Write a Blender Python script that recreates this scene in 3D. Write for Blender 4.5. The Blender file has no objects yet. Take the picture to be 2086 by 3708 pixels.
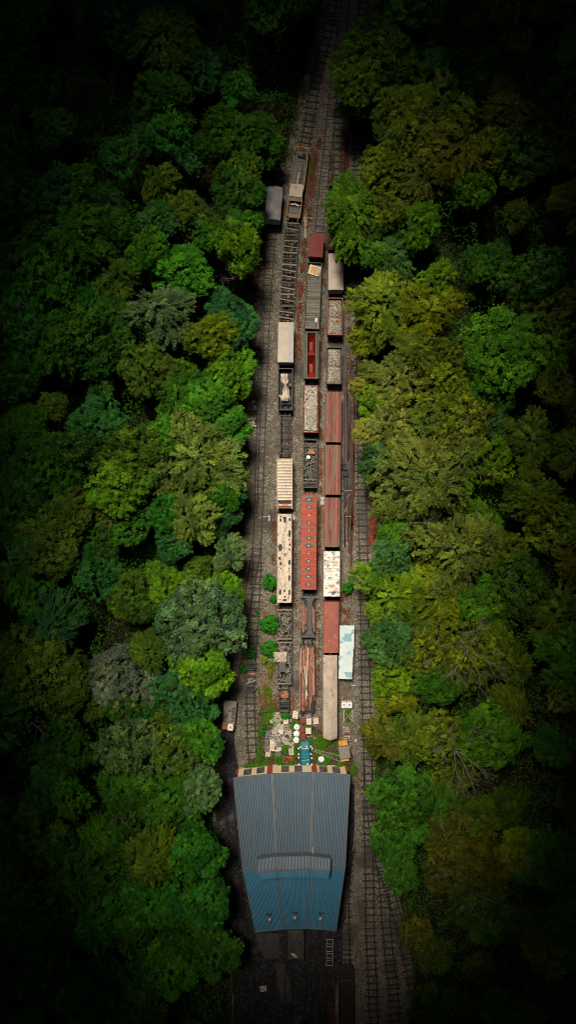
import bpy, math, random
import numpy as np
from mathutils import Vector, Matrix, noise
R = math.radians
sc = bpy.context.scene
COL = sc.collection

# ---------------------------------------------------------------- camera, sky, sun, exposure
CAMH, K = 132.0, 19.3                       # drone height (m) and source pixels per metre on the ground
cam = bpy.data.cameras.new('camera'); cam_o = bpy.data.objects.new('camera', cam); COL.objects.link(cam_o)
cam_o.location = (0, 0, CAMH)
cam.sensor_fit = 'VERTICAL'; cam.sensor_height = 24.0; cam.lens = 24.0 * CAMH * K / 3708.0
cam.clip_start = 1.0; cam.clip_end = 20000.0
sc.camera = cam_o
SUN_TILT, SUN_FROM = R(26), R(110)          # tilt from zenith, azimuth it comes from (from +x, counter-clockwise)
W = bpy.data.worlds.new("World"); sc.world = W; W.use_nodes = True
nt = W.node_tree
sky = nt.nodes.new('ShaderNodeTexSky'); sky.sky_type = 'NISHITA'; sky.sun_disc = False
sky.sun_elevation = R(90) - SUN_TILT; sky.sun_rotation = R(90) - SUN_FROM
nt.links.new(sky.outputs[0], nt.nodes['Background'].inputs[0]); nt.nodes['Background'].inputs[1].default_value = 0.05
sl = bpy.data.lights.new('sun', 'SUN'); sl.energy = 1.5; sl.angle = R(16.5); sl.color = (1.0, 0.88, 0.72)
so = bpy.data.objects.new('sun', sl); COL.objects.link(so)
sdir = Vector((math.sin(SUN_TILT)*math.cos(SUN_FROM), math.sin(SUN_TILT)*math.sin(SUN_FROM), math.cos(SUN_TILT)))
so.rotation_euler = sdir.to_track_quat('Z', 'Y').to_euler(); so.location = (0, 0, 160)
sc.view_settings.view_transform = 'Standard'; sc.view_settings.look = 'None'
sc.view_settings.exposure = 2.2; sc.view_settings.gamma = 1.0
sc.cycles.use_denoising = True; sc.cycles.pixel_filter_type = 'BLACKMAN_HARRIS'; sc.cycles.filter_width = 1.0
sc.cycles.max_bounces = 5; sc.cycles.diffuse_bounces = 3; sc.cycles.glossy_bounces = 2
sc.cycles.transparent_max_bounces = 4

# ---------------------------------------------------------------- helpers
def P(px, py, z=0.0):
    s = (CAMH - z) / (K * CAMH)
    return ((px - 1043.0) * s, (1854.0 - py) * s)
def V(px, py, z=0.0):
    x, y = P(px, py, z); return Vector((x, y, z))
class MB:
    def __init__(s): s.v = []; s.f = []
    def add(s, vs, fs):
        o = len(s.v); s.v += [tuple(p) for p in vs]; s.f += [tuple(i+o for i in f) for f in fs]; return s
    def box(s, c, d, rz=0.0, M=None):
        x, y, z = d[0]/2, d[1]/2, d[2]/2
        vs = [Vector((a*x, b*y, e*z)) for e in (-1, 1) for b in (-1, 1) for a in (-1, 1)]
        m = M if M is not None else Matrix.Rotation(rz, 3, 'Z')
        c = Vector(c)
        return s.add([m @ p + c for p in vs], [(0,2,3,1),(4,5,7,6),(0,1,5,4),(2,6,7,3),(0,4,6,2),(1,3,7,5)])
    def bar(s, a, b, w, h):
        a, b = Vector(a), Vector(b); d = b - a
        q = d.to_track_quat('Y', 'Z').to_matrix()
        return s.box((a+b)/2, (w, d.length, h), M=q)
    def tube(s, a, b, r0, r1=None, n=8, cap=True):
        r1 = r0 if r1 is None else r1
        a, b = Vector(a), Vector(b); q = (b-a).to_track_quat('Z', 'Y').to_matrix()
        vs = []
        for p, r in ((a, r0), (b, r1)):
            for k in range(n):
                t = 2*math.pi*k/n; vs.append(q @ Vector((r*math.cos(t), r*math.sin(t), 0)) + p)
        fs = [(k, (k+1) % n, n+(k+1) % n, n+k) for k in range(n)]
        if cap: fs += [tuple(range(n-1, -1, -1)), tuple(range(n, 2*n))]
        return s.add(vs, fs)
    def prism(s, pts, z0, z1):
        n = len(pts)
        vs = [(p[0], p[1], z0) for p in pts] + [(p[0], p[1], z1) for p in pts]
        return s.add(vs, [(k, (k+1) % n, n+(k+1) % n, n+k) for k in range(n)] + [tuple(range(n-1, -1, -1)), tuple(range(n, 2*n))])
    def grid(s, nx, ny, fn):
        vs = [fn(i/nx, j/ny) for j in range(ny+1) for i in range(nx+1)]
        return s.add(vs, [(j*(nx+1)+i, j*(nx+1)+i+1, (j+1)*(nx+1)+i+1, (j+1)*(nx+1)+i) for j in range(ny) for i in range(nx)])
    def ball(s, c, r, n=10, m=6, fz=1.0):
        return s.grid(n, m, lambda u, v: (c[0]+r*math.cos(2*math.pi*u)*math.sin(math.pi*v), c[1]+r*math.sin(2*math.pi*u)*math.sin(math.pi*v), c[2]-r*fz*math.cos(math.pi*v)))
    def build(s, name, mat, parent=None, smooth=False):
        me = bpy.data.meshes.new(name); me.from_pydata(s.v, [], s.f); me.update()
        if smooth:
            for p in me.polygons: p.use_smooth = True
        me.materials.append(mat)
        o = bpy.data.objects.new(name, me); COL.objects.link(o)
        if parent: o.parent = parent
        return o
def tag(o, label=None, cat=None, group=None, kind=None):
    if label: o['label'] = label
    if cat: o['category'] = cat
    if group: o['group'] = group
    if kind: o['kind'] = kind
    return o
def thing(name, label, cat, loc=(0, 0, 0), rz=0.0, group=None):
    o = bpy.data.objects.new(name, None); COL.objects.link(o); o.empty_display_size = 0.3
    o.location = loc; o.rotation_euler = (0, 0, rz)
    return tag(o, label, cat, group)
def copy_tree(o, parent=None):
    c = o.copy(); COL.objects.link(c); c.parent = parent
    for ch in list(o.children): copy_tree(ch, c)
    return c
def interp(tab, y):
    for (y0, x0), (y1, x1) in zip(tab, tab[1:]):
        if y <= y1: return x0 + (x1-x0)*max(0, (y-y0))/(y1-y0)
    return tab[-1][1]

# ---------------------------------------------------------------- materials
def mat(name, cols, scale=3.0, rough=0.85, bump=0.3, stretch=(1, 1, 1), metallic=0.0, voronoi=0.0, detail=6.0, spots=None, planks=None, wave=None, spec=0.3):
    m = bpy.data.materials.new(name); m.use_nodes = True
    t = m.node_tree; N = t.nodes; L = t.links; B = N['Principled BSDF']
    B.inputs['Roughness'].default_value = rough; B.inputs['Metallic'].default_value = metallic
    B.inputs['Specular IOR Level'].default_value = spec
    tc = N.new('ShaderNodeTexCoord'); mp = N.new('ShaderNodeMapping'); mp.inputs['Scale'].default_value = stretch
    L.new(tc.outputs['Object'], mp.inputs[0])
    oi = N.new('ShaderNodeObjectInfo'); mu = N.new('ShaderNodeMath'); mu.operation = 'MULTIPLY'; mu.inputs[1].default_value = 60
    L.new(oi.outputs['Random'], mu.inputs[0])
    nz = N.new('ShaderNodeTexNoise'); nz.noise_dimensions = '4D'; nz.inputs['Scale'].default_value = scale; nz.inputs['Detail'].default_value = detail; nz.inputs['Roughness'].default_value = 0.65
    L.new(mp.outputs[0], nz.inputs['Vector']); L.new(mu.outputs[0], nz.inputs['W'])
    fac = nz.outputs['Fac']
    if voronoi:
        vo = N.new('ShaderNodeTexVoronoi'); vo.inputs['Scale'].default_value = voronoi; L.new(tc.outputs['Object'], vo.inputs['Vector'])
        sp = N.new('ShaderNodeSeparateColor'); L.new(vo.outputs['Color'], sp.inputs[0])
        mx = N.new('ShaderNodeMix'); mx.inputs[0].default_value = 0.5; L.new(fac, mx.inputs[2]); L.new(sp.outputs[0], mx.inputs[3]); fac = mx.outputs[0]
    cr = N.new('ShaderNodeValToRGB'); e = cr.color_ramp.elements
    n = len(cols)
    for k, c in enumerate(cols):
        pos = c[3] if len(c) > 3 else 0.3 + 0.4*k/max(1, n-1)
        el = e[k] if k < 2 else e.new(pos)
        el.position = pos; el.color = (c[0], c[1], c[2], 1)
    L.new(fac, cr.inputs[0]); out = cr.outputs[0]
    if planks:                                  # planks = (axis, per metre, darkness)
        sx = N.new('ShaderNodeSeparateXYZ'); L.new(tc.outputs['Object'], sx.inputs[0])
        a = N.new('ShaderNodeMath'); a.operation = 'MULTIPLY'; a.inputs[1].default_value = planks[1]; L.new(sx.outputs[planks[0]], a.inputs[0])
        fl = N.new('ShaderNodeMath'); fl.operation = 'FLOOR'; L.new(a.outputs[0], fl.inputs[0])
        wn = N.new('ShaderNodeTexWhiteNoise'); wn.noise_dimensions = '1D'; L.new(fl.outputs[0], wn.inputs['W'])
        mr = N.new('ShaderNodeMapRange'); mr.inputs[3].default_value = 1-planks[2]; mr.inputs[4].default_value = 1+planks[2]; L.new(wn.outputs[0], mr.inputs[0])
        vm = N.new('ShaderNodeVectorMath'); vm.operation = 'SCALE'; L.new(out, vm.inputs[0]); L.new(mr.outputs[0], vm.inputs['Scale']); out = vm.outputs[0]
    for (c, sca, lo, hi, w) in (spots or []):
        n2 = N.new('ShaderNodeTexNoise'); n2.noise_dimensions = '4D'; n2.inputs['Scale'].default_value = sca; n2.inputs['Detail'].default_value = 5
        w2 = N.new('ShaderNodeMath'); w2.operation = 'ADD'; w2.inputs[1].default_value = w; L.new(mu.outputs[0], w2.inputs[0])
        L.new(mp.outputs[0], n2.inputs['Vector']); L.new(w2.outputs[0], n2.inputs['W'])
        mr = N.new('ShaderNodeMapRange'); mr.inputs[1].default_value = lo; mr.inputs[2].default_value = hi; L.new(n2.outputs['Fac'], mr.inputs[0])
        mx = N.new('ShaderNodeMix'); mx.data_type = 'RGBA'; L.new(mr.outputs[0], mx.inputs[0]); L.new(out, mx.inputs[6]); mx.inputs[7].default_value = (*c, 1); out = mx.outputs[2]
    L.new(out, B.inputs['Base Color'])
    if bump:
        bp = N.new('ShaderNodeBump'); bp.inputs['Strength'].default_value = bump; bp.inputs['Distance'].default_value = 0.08
        L.new(fac, bp.inputs['Height']); L.new(bp.outputs[0], B.inputs['Normal'])
    return m
def leafmat(name, fixed=None):
    m = bpy.data.materials.new(name); m.use_nodes = True
    t = m.node_tree; N = t.nodes; L = t.links; B = N['Principled BSDF']
    B.inputs['Roughness'].default_value = 0.75; B.inputs['Specular IOR Level'].default_value = 0.03
    at = N.new('ShaderNodeAttribute'); at.attribute_name = 'lv'
    ah = N.new('ShaderNodeAttribute'); ah.attribute_name = 'lh'
    if fixed:
        base = N.new('ShaderNodeRGB'); base.outputs[0].default_value = (*fixed, 1); b = base.outputs[0]
    else:
        oi = N.new('ShaderNodeObjectInfo'); b = oi.outputs['Color']
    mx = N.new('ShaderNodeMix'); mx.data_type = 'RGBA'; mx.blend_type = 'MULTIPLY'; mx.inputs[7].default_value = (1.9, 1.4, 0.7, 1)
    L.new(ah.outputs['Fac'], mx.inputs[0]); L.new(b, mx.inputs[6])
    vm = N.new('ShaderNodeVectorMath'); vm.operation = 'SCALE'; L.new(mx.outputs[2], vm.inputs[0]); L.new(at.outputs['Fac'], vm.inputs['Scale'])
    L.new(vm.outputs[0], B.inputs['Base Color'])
    return m
LEAF = leafmat('leaves')
m_ballast = mat('ballast', [(.03,.028,.023,.20),(.105,.094,.075,.46),(.138,.125,.098,.58),(.26,.235,.185,.82)], .35, .95, .8, voronoi=6.5, spec=.1,
    spots=[((.055,.052,.045), .16, .52, .66, 3), ((.12,.055,.03), .5, .60, .72, 9), ((.07,.07,.02), .33, .63, .75, 15), ((.33,.31,.26), 2.2, .66, .72, 21)])
m_soil = mat('forest_floor', [(.012,.012,.006),(.03,.026,.014)], .8, 1, .5, voronoi=3, spec=.05)
m_asphalt = mat('asphalt', [(.004,.0045,.006,.3),(.012,.013,.016,.55),(.05,.05,.048,.8)], .6, .8, .4, voronoi=4, spots=[((.09,.09,.10), .22, .60, .74, 2)])
m_conc = mat('concrete_pad', [(.018,.02,.02),(.06,.06,.054)], .7, .9, .4, spots=[((.10,.04,.02), .5, .6, .7, 4)])
m_rail = mat('rail_steel', [(.010,.009,.008),(.028,.021,.017)], 2, .6, .2, metallic=.2)
m_rust = mat('rusty_steel', [(.17,.055,.032),(.46,.18,.11)], 3, .85, .3, spots=[((.06,.045,.04), 1.2, .5, .6, 2)])
m_rustd = mat('dark_rusty_steel', [(.03,.014,.010),(.09,.035,.025)], 2, .85, .3)
m_sleep = mat('dark_sleeper', [(.018,.017,.015),(.05,.046,.04)], 4, .9, .4, stretch=(1, 6, 1))
m_sleep3 = mat('buried_sleeper', [(.05,.046,.04),(.11,.10,.082)], 4, .9, .4, stretch=(1, 6, 1))
m_sleep2 = mat('pale_sleeper', [(.06,.057,.05),(.20,.19,.16)], 4, .9, .4, stretch=(1, 6, 1))
m_black = mat('black_iron', [(.010,.010,.011),(.028,.026,.025)], 3, .7, .2)
m_iron = mat('grey_iron', [(.035,.035,.034),(.10,.098,.09)], 3, .8, .2)
m_timber = mat('grey_timber', [(.09,.085,.07),(.27,.25,.20)], 4, .9, .4, stretch=(1, 5, 1))
m_deck = mat('plank_deck', [(.06,.06,.052),(.18,.172,.145)], 3, .9, .4, stretch=(.4, 4, 1), planks=(1, 5.2, .35))
m_cream = mat('cream_paint', [(.34,.29,.24),(.44,.38,.31)], .9, .7, .1, spots=[((.25,.2,.15), 1.5, .62, .75, 3)])
m_creamp = mat('grey_paint_strip', [(.30,.29,.28),(.38,.36,.35)], .9, .7, .1)
m_canvas = mat('cream_canvas', [(.33,.27,.21),(.62,.53,.43)], 1.1, .9, .7, stretch=(2.4, .8, 1), spots=[((.14,.11,.08), 2.0, .60, .72, 3)])
m_canvas2 = mat('pale_canvas', [(.27,.225,.185),(.42,.35,.29)], .8, .85, .5, spots=[((.22,.18,.14), 1.3, .58, .7, 3)])
m_tatter = mat('tattered_sheet', [(.17,.14,.115,.3),(.43,.36,.29,.44),(.60,.50,.40,.65)], 1.6, .9, .9, stretch=(1.8, .35, 1), spots=[((.16,.13,.10), 3.2, .60, .68, 5)])
m_greyg = mat('grey_green_panel', [(.05,.06,.045),(.08,.09,.07)], 1, .8, .1)
m_blueend = mat('pale_blue_paint', [(.26,.42,.58),(.36,.54,.70)], 2, .7, .1)
m_blueroof_end = mat('washed_blue_paint', [(.42,.60,.68),(.55,.72,.78)], 2, .7, .1)
m_felt = mat('felt_roof', [(.10,.11,.135),(.22,.21,.20)], 1.3, .9, .3, stretch=(1, .6, 1), spots=[((.30,.26,.22), 1.1, .52, .66, 3)])
m_maroon = mat('maroon_paint', [(.11,.018,.014),(.20,.035,.026)], 1.2, .7, .2, spots=[((.05,.02,.018), 1.8, .58, .7, 3)])
m_redin = mat('deep_red_paint', [(.10,.008,.008),(.24,.015,.014)], .8, .65, .2)
m_red = mat('coach_red', [(.16,.028,.020),(.38,.070,.044)], 1.5, .75, .2, stretch=(.4, 2.5, 1), spots=[((.12,.11,.09), .8, .55, .62, 3), ((.46,.2,.14), 3, .64, .7, 8)])
m_redb = mat('boarded_red', [(.12,.045,.034),(.27,.098,.078)], 1.4, .85, .3, stretch=(3, .35, 1), planks=(0, 4.2, .38), spots=[((.12,.105,.08), .7, .50, .62, 3), ((.45,.36,.28), 5, .69, .72, 7)])
m_redm = mat('faded_red', [(.18,.048,.034),(.30,.092,.068)], .7, .7, .2, spots=[((.15,.085,.065), .8, .52, .68, 5), ((.55,.25,.18), 4, .68, .72, 8)])
m_mottle = mat('peeling_white', [(.06,.07,.085,.37),(.42,.38,.33,.46),(.78,.71,.62,.56)], 1.25, .7, .5, stretch=(.8, 1.3, 1), spots=[((.16,.18,.21), 1.9, .58, .62, 5)])
m_white = mat('white_plastic', [(.62,.62,.60),(.75,.75,.73)], 2, .5, .05)
m_sheet = mat('pale_blue_sheet', [(.38,.49,.52),(.52,.60,.59)], .7, .45, .05, spots=[((.20,.33,.38), .35, .53, .56, 3)])
m_yellow = mat('yellow_paint', [(.42,.18,.04),(.60,.30,.08)], 2, .6, .1)
m_yrail = mat('orange_rail_paint', [(.48,.20,.06),(.62,.30,.11)], 2, .7, .1)
m_gravel = mat('gravel_load', [(.05,.05,.045,.24),(.23,.21,.17,.48),(.44,.40,.33,.74)], 1.2, .95, .9, voronoi=8)
m_gravelw = mat('orange_stain', [(.40,.14,.04),(.5,.2,.06)], 3, .9, .3)
m_stone = mat('rubble_stone', [(.14,.13,.105),(.55,.50,.42)], 5, .95, .3)
m_block = mat('concrete_block', [(.11,.11,.10),(.24,.23,.20)], 3, .95, .3)
m_blockw = mat('pale_block', [(.42,.38,.32),(.62,.56,.47)], 3, .9, .2)
m_brick = mat('red_brick', [(.22,.03,.025),(.42,.09,.06)], 5, .9, .3)
m_bred = mat('bright_red', [(.40,.02,.02),(.52,.04,.03)], 2, .6, .1)
m_teal = mat('teal_tarpaulin', [(.006,.10,.145),(.012,.17,.22)], 1.4, .55, .5)
m_roofn = mat('sheeting_sun_tint', [(.082,.142,.20),(.125,.182,.23)], .6, .7, 0, stretch=(3, .25, 1), spots=[((.17,.17,.17), .8, .56, .75, 3)])  # sunward slope; the greyer look of sunlight is put into its colour
m_roofs = mat('sheeting_sky_tint', [(.068,.235,.37),(.095,.285,.43)], .6, .7, 0, stretch=(3, .25, 1), spots=[((.07,.17,.25), .8, .56, .75, 3)])  # far slope; bluer skylight tint and missing sun made up in the colour
m_roofm = mat('pale_sheeting_sun_tint', [(.15,.20,.25),(.21,.26,.30)], .6, .7, 0)
m_roofm2 = mat('pale_sheeting_sky_tint', [(.08,.26,.38),(.11,.31,.43)], .6, .7, 0)  # clerestory pair split likewise, sun and sky tint in the colour
m_trough_shade2 = mat('blue_trough_shade', [(.035,.15,.25),(.05,.175,.28)], .6, .8, 0)
m_trough_shade = mat('roof_trough_shade', [(.052,.088,.122),(.08,.105,.13)], .6, .8, 0)  # darker copy of the sheeting, rib shade painted as colour
m_flash = mat('grey_flashing', [(.075,.085,.095),(.12,.13,.14)], 1, .6, .05)
m_render = mat('cream_render', [(.66,.53,.34),(.82,.68,.46)], .6, .9, .1, spots=[((.55,.25,.13), .5, .60, .78, 3)])
m_glass = mat('dark_glass', [(.006,.007,.008),(.015,.016,.016)], 2, .25, 0)
m_frame = mat('window_bar_paint', [(.10,.095,.08),(.16,.15,.13)], 2, .7, 0)
m_shade_deck = mat('shade_deck_grey', [(.10,.10,.11),(.14,.14,.15)], .01, 1, 0)
m_bark = mat('bark', [(.035,.028,.018),(.09,.075,.055)], 3, .95, .4)
m_dead = mat('dead_wood', [(.13,.11,.085),(.26,.22,.17)], 2, .9, .2)
m_dhole = mat('dark_green_roofing', [(.022,.028,.022),(.045,.055,.042)], 1, .8, .1)
m_pole = mat('pale_pole', [(.36,.31,.21),(.52,.46,.32)], 2, .9, .2)
m_blue = mat('blue_print', [(.05,.16,.28),(.07,.22,.36)], 2, .6, 0)
m_sign = mat('signboard_yellow', [(.55,.33,.12),(.68,.44,.18)], 2, .6, 0)
m_signw = mat('signboard_white', [(.60,.50,.38),(.72,.62,.48)], 2, .6, 0)
m_ink = mat('sign_lettering', [(.03,.04,.03),(.04,.05,.04)], 2, .6, 0)

# ---------------------------------------------------------------- added unseen deck with one opening, blocking light to darken the surroundings
CZ = 172.0
ocx, ocy = sdir.x/sdir.z*CZ + 1.5, sdir.y/sdir.z*CZ - 2.5
OA, OB = 26.5, 66.5
def shade_deck():
    mb = MB(); nth = 96; rings = [0, 4, 12, 30, 70, 160, 400, 1000, 3000, 9000]
    rnd = lambda t, k: noise.noise(Vector((math.cos(t)*2.2, math.sin(t)*2.2, k)))
    prof = []
    for k, r in enumerate(rings): prof.append((r + (6 if k == 0 else 0), 8*(1 if k == 0 else 0) - 2*(k in (2, 4))))      # underside
    up = [(r + 3, 26 + 14*(k in (3, 5)) - (10 if k == 0 else 0)) for k, r in enumerate(rings)][::-1]
    ring = prof + up; m = len(ring); vs = []
    for i in range(nth):
        t = 2*math.pi*i/nth
        e = 1 + .16*rnd(t, 1) + .07*noise.noise(Vector((math.cos(t)*7, math.sin(t)*7, 5)))
        for r, z in ring:
            x, y = (OA*e*(1-(.24*math.sin(t)**2 if math.sin(t) < 0 else 0)) + r)*math.cos(t), (OB*e + r)*math.sin(t)
            vs.append((ocx+x, ocy+y, CZ + z + 5*noise.noise(Vector((x*.03, y*.03, z)))))
    fs = [(i*m+j, i*m+(j+1) % m, ((i+1) % nth)*m+(j+1) % m, ((i+1) % nth)*m+j) for i in range(nth) for j in range(m)]
    mb.add(vs, fs); return mb.build('shade_deck', m_shade_deck, smooth=True)
tag(shade_deck(), kind='structure')

# ---------------------------------------------------------------- the ground
tag(MB().add([(-6000,-6000,0),(6000,-6000,0),(6000,6000,0),(-6000,6000,0)], [(0,1,2,3)]).build('ground', m_soil), kind='structure')
XL = [(-400,1225),(0,1200),(144,1150),(360,1100),(576,1058),(680,962),(806,940),(1008,921),(1296,921),(1440,893),(1656,905),(1872,871),(2088,874),(2300,828),(2448,828),(2520,785),(2880,785),(3168,813),(3370,850),(3708,864),(4200,880)]
XR = [(-400,1400),(0,1346),(86,1275),(187,1230),(360,1245),(475,1300),(600,1322),(640,1190),(920,1190),(940,1330),(1036,1335),(1094,1270),(1224,1285),(1296,1322),(1440,1303),(1656,1305),(1712,1374),(1872,1374),(2010,1360),(2088,1306),(2160,1316),(2376,1345),(2590,1342),(2736,1335),(2880,1332),(2995,1345),(3096,1368),(3240,1418),(3384,1454),(3528,1475),(3708,1455),(4200,1450)]
def strip_sheet(name, m, rows, z):
    mb = MB(); vs = []; fs = []
    for k, (py, a, b) in enumerate(rows):
        vs += [V(a, py), V(b, py)]
        if k: fs.append((2*k-2, 2*k, 2*k+1, 2*k-1))
    o = mb.add([(p.x, p.y, z) for p in vs], fs).build(name, m); return tag(o, kind='structure')
rows = []
for py in range(-600, 4400, 20):
    a = interp(XL, py) - 22 + 9*noise.noise(Vector((py*.02, 0, 1))); b = max(interp(XR, py), 1330) + 26 + 9*noise.noise(Vector((py*.02, 0, 5)))
    rows.append((py, a, b))
strip_sheet('gravel_yard', m_ballast, rows, .004)
asph = [(2480,800,850),(2520,778,852),(2600,775,845),(2700,770,850),(2780,770,864),(2830,772,868),(2840,772,1284),(3000,785,1284),(3160,800,1272),(3300,812,1256),(3376,830,1240),(3450,835,1240),(3600,845,1215),(4400,850,1210)]
strip_sheet('asphalt_and_shade', m_asphalt, asph, .008)  # strip right of the shed is dark colour standing in for its shade
strip_sheet('concrete_pad', m_conc, [(3380,930,1010),(3440,938,1014),(3470,960,1012)], .012)
strip_sheet('concrete_slab', m_conc, [(3490,1000,1028),(3560,1005,1050),(3630,1020,1062)], .012)

strip_sheet('soil_patch', mat('weedy_soil', [(.020,.022,.010,.3),(.06,.05,.028,.55),(.13,.11,.075,.8)], .7, .95, .6, voronoi=5, spec=.1), [(2535,958,992),(2560,945,1010),(2590,932,1068),(2640,930,1155),(2685,934,1240),(2740,925,1284),(2768,885,1276),(2800,880,1270)], .010)
# ---------------------------------------------------------------- railway tracks
def catmull(pts, step=.6):
    P_ = [Vector(p) for p in pts]; P_ = [2*P_[0]-P_[1]] + P_ + [2*P_[-1]-P_[-2]]; out = []
    for i in range(1, len(P_)-2):
        a, b, c, d = P_[i-1:i+3]; n = max(2, int((c-b).length/step))
        for k in range(n):
            t = k/n; out.append(.5*((2*b)+(c-a)*t+(2*a-5*b+4*c-d)*t*t+(3*b-a-3*c+d)*t**3))
    out.append(P_[-2]); return out
_sl = {}
for nm, mm in (('d', m_sleep), ('p', m_sleep2), ('m', m_sleep3)):
    me = bpy.data.meshes.new('sleeper'); mb = MB().box((0, 0, .07), (2.55, .25, .14))
    for s in (-1, 1): mb.box((s*.717, 0, .155), (.36, .2, .03))
    me.from_pydata(mb.v, [], mb.f); me.materials.append(mm); _sl[nm] = me
def rail_strip(mb, pts, off, w=.085, z0=.14, z1=.30):
    n = len(pts); vs = []
    for i, p in enumerate(pts):
        d = (pts[min(i+1, n-1)]-pts[max(i-1, 0)]).normalized(); s = Vector((-d.y, d.x, 0))
        for o in (off-w, off+w):
            for z in (z0, z1): q = p + s*o; vs.append((q.x, q.y, z))
    fs = []
    for i in range(n-1):
        a = 4*i; b = a+4
        fs += [(a+1, a+3, b+3, b+1), (a, b, b+2, a+2), (a, a+1, b+1, b), (a+2, b+2, b+3, a+3)]
    fs += [(0, 2, 3, 1), (4*n-4, 4*n-3, 4*n-1, 4*n-2)]
    mb.add(vs, fs)
rr = random.Random(5)
def track(label, pix, kind='d', sleepers=True, dz=0.0, rmat=None, skip=()):
    pts = catmull([Vector((*P(*p), 0)) for p in pix]); c = pts[len(pts)//2].copy()
    t = thing('railway_track', label, 'railway track', c)
    loc = [p - c for p in pts]
    for s in (-1, 1):
        mb = MB(); rail_strip(mb, loc, s*.7525, z0=.14+dz, z1=.30+dz); mb.build('rail', rmat or m_rail, t)
    if not sleepers: return t, pts
    spots = []; acc = 0
    for i in range(1, len(pts)):
        acc += (pts[i]-pts[i-1]).length
        if acc >= .68:
            acc = 0; d = (pts[i]-pts[i-1]).normalized(); py = 1854-pts[i].y*K
            if any(a <= py <= b for a, b in skip): continue
            spots.append((abs(pts[i].y), i, math.atan2(d.y, d.x)-math.pi/2))
    spots.sort()
    for q, (_, i, a) in enumerate(spots[:100]):
        o = bpy.data.objects.new('sleeper', _sl[kind]); COL.objects.link(o); o.parent = t
        o.location = (loc[i].x+rr.uniform(-.08, .08), loc[i].y, dz-rr.uniform(.0, .03)); o.rotation_euler = (0, 0, a+rr.uniform(-.03, .03))
    if len(spots) > 100:
        mb = MB()
        for _, i, a in spots[100:]: mb.box((loc[i].x+rr.uniform(-.08, .08), loc[i].y, .065+dz), (2.55, .25, .13), a+rr.uniform(-.03, .03))
        tag(mb.build('sleeper_row', {'d': m_sleep, 'p': m_sleep2, 'm': m_sleep3}[kind], t), kind='stuff')
    return t, pts
track('left main line, curving past the left wood to the dark asphalt', [(990,740),(985,800),(972,993),(961,1150),(954,1325),(947,1500),(940,1700),(934,1897),(929,1980),(917,2060),(901,2150),(871,2316),(857,2400),(842,2500),(830,2620),(826,2750),(832,2900),(841,3050),(856,3200),(880,3370),(905,3540),(925,3720)], 'm', skip=((2500,4000),))
track('short siding that leaves the left line and ends at the shed wall', [(929,1960),(930,2050),(926,2130),(921,2230),(914,2330),(908,2440),(907,2560),(910,2660),(916,2762)], dz=.004)
track('track under the left wagon row, curving up to the top of the yard', [(1230,-60),(1208,0),(1190,100),(1166,200),(1141,310),(1123,414),(1109,497),(1080,640),(1062,790),(1046,980),(1036,1155),(1034,1300),(1033,1500),(1031,1750),(1030,2000),(1030,2300),(1030,2590)], dz=.002)
track('middle track with pale sleepers under the sign and hopper wagons', [(1262,-60),(1253,0),(1240,100),(1226,200),(1213,300),(1202,390),(1193,480),(1187,540),(1174,652),(1156,825),(1140,960),(1130,1190),(1127,1400),(1123,1700),(1119,1950),(1116,2230),(1113,2590)], 'p', dz=.006)
track('track under the right wagon row of red vans', [(1236,250),(1230,400),(1222,540),(1219,700),(1217,900),(1214,1140),(1211,1320),(1208,1500),(1205,1750),(1202,2050),(1200,2300),(1197,2670)], dz=.008)
track('right main line running the whole yard beside the right wood', [(1318,-60),(1312,120),(1300,350),(1296,480),(1297,600),(1303,1000),(1305,1300),(1309,1600),(1313,1860),(1320,2200),(1323,2400),(1327,2560),(1332,2750),(1333,2934),(1336,3090),(1339,3250),(1341,3400),(1349,3560),(1354,3720)])
track('curved branch leaving the right line below the emerald tree', [(1334,2780),(1340,2900),(1356,3020),(1378,3130),(1392,3240),(1400,3360),(1412,3480),(1424,3580),(1432,3720)], dz=.004)
track('outer branch curving away under the lower right trees', [(1380,3130),(1404,3200),(1432,3290),(1455,3380),(1476,3470),(1500,3600)], dz=.008)
track('short track between the shed and the right line', [(1272,3060),(1258,3130),(1250,3236),(1249,3345),(1252,3440),(1254,3720)])
for k, (a, b, l) in enumerate([(1053,1040,'leftmost'), (1139,1112,'middle'), (1178,1160,'rightmost')]):
    track(l + ' of three sunken tracks leading out of the shed doors', [(a,3300),(a,3400),((a+b)/2,3560),(b,3720)], sleepers=False, dz=-.1)
mb = MB(); pts = catmull([Vector((*P(*p), 0)) for p in [(957,1107),(949,1300),(942,1500),(935,1700),(931,1860)]]); rail_strip(mb, pts, 0)
tag(mb.build('spare_rail', m_rail), 'single loose rail lying between the rails of the left line', 'rail')

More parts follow.
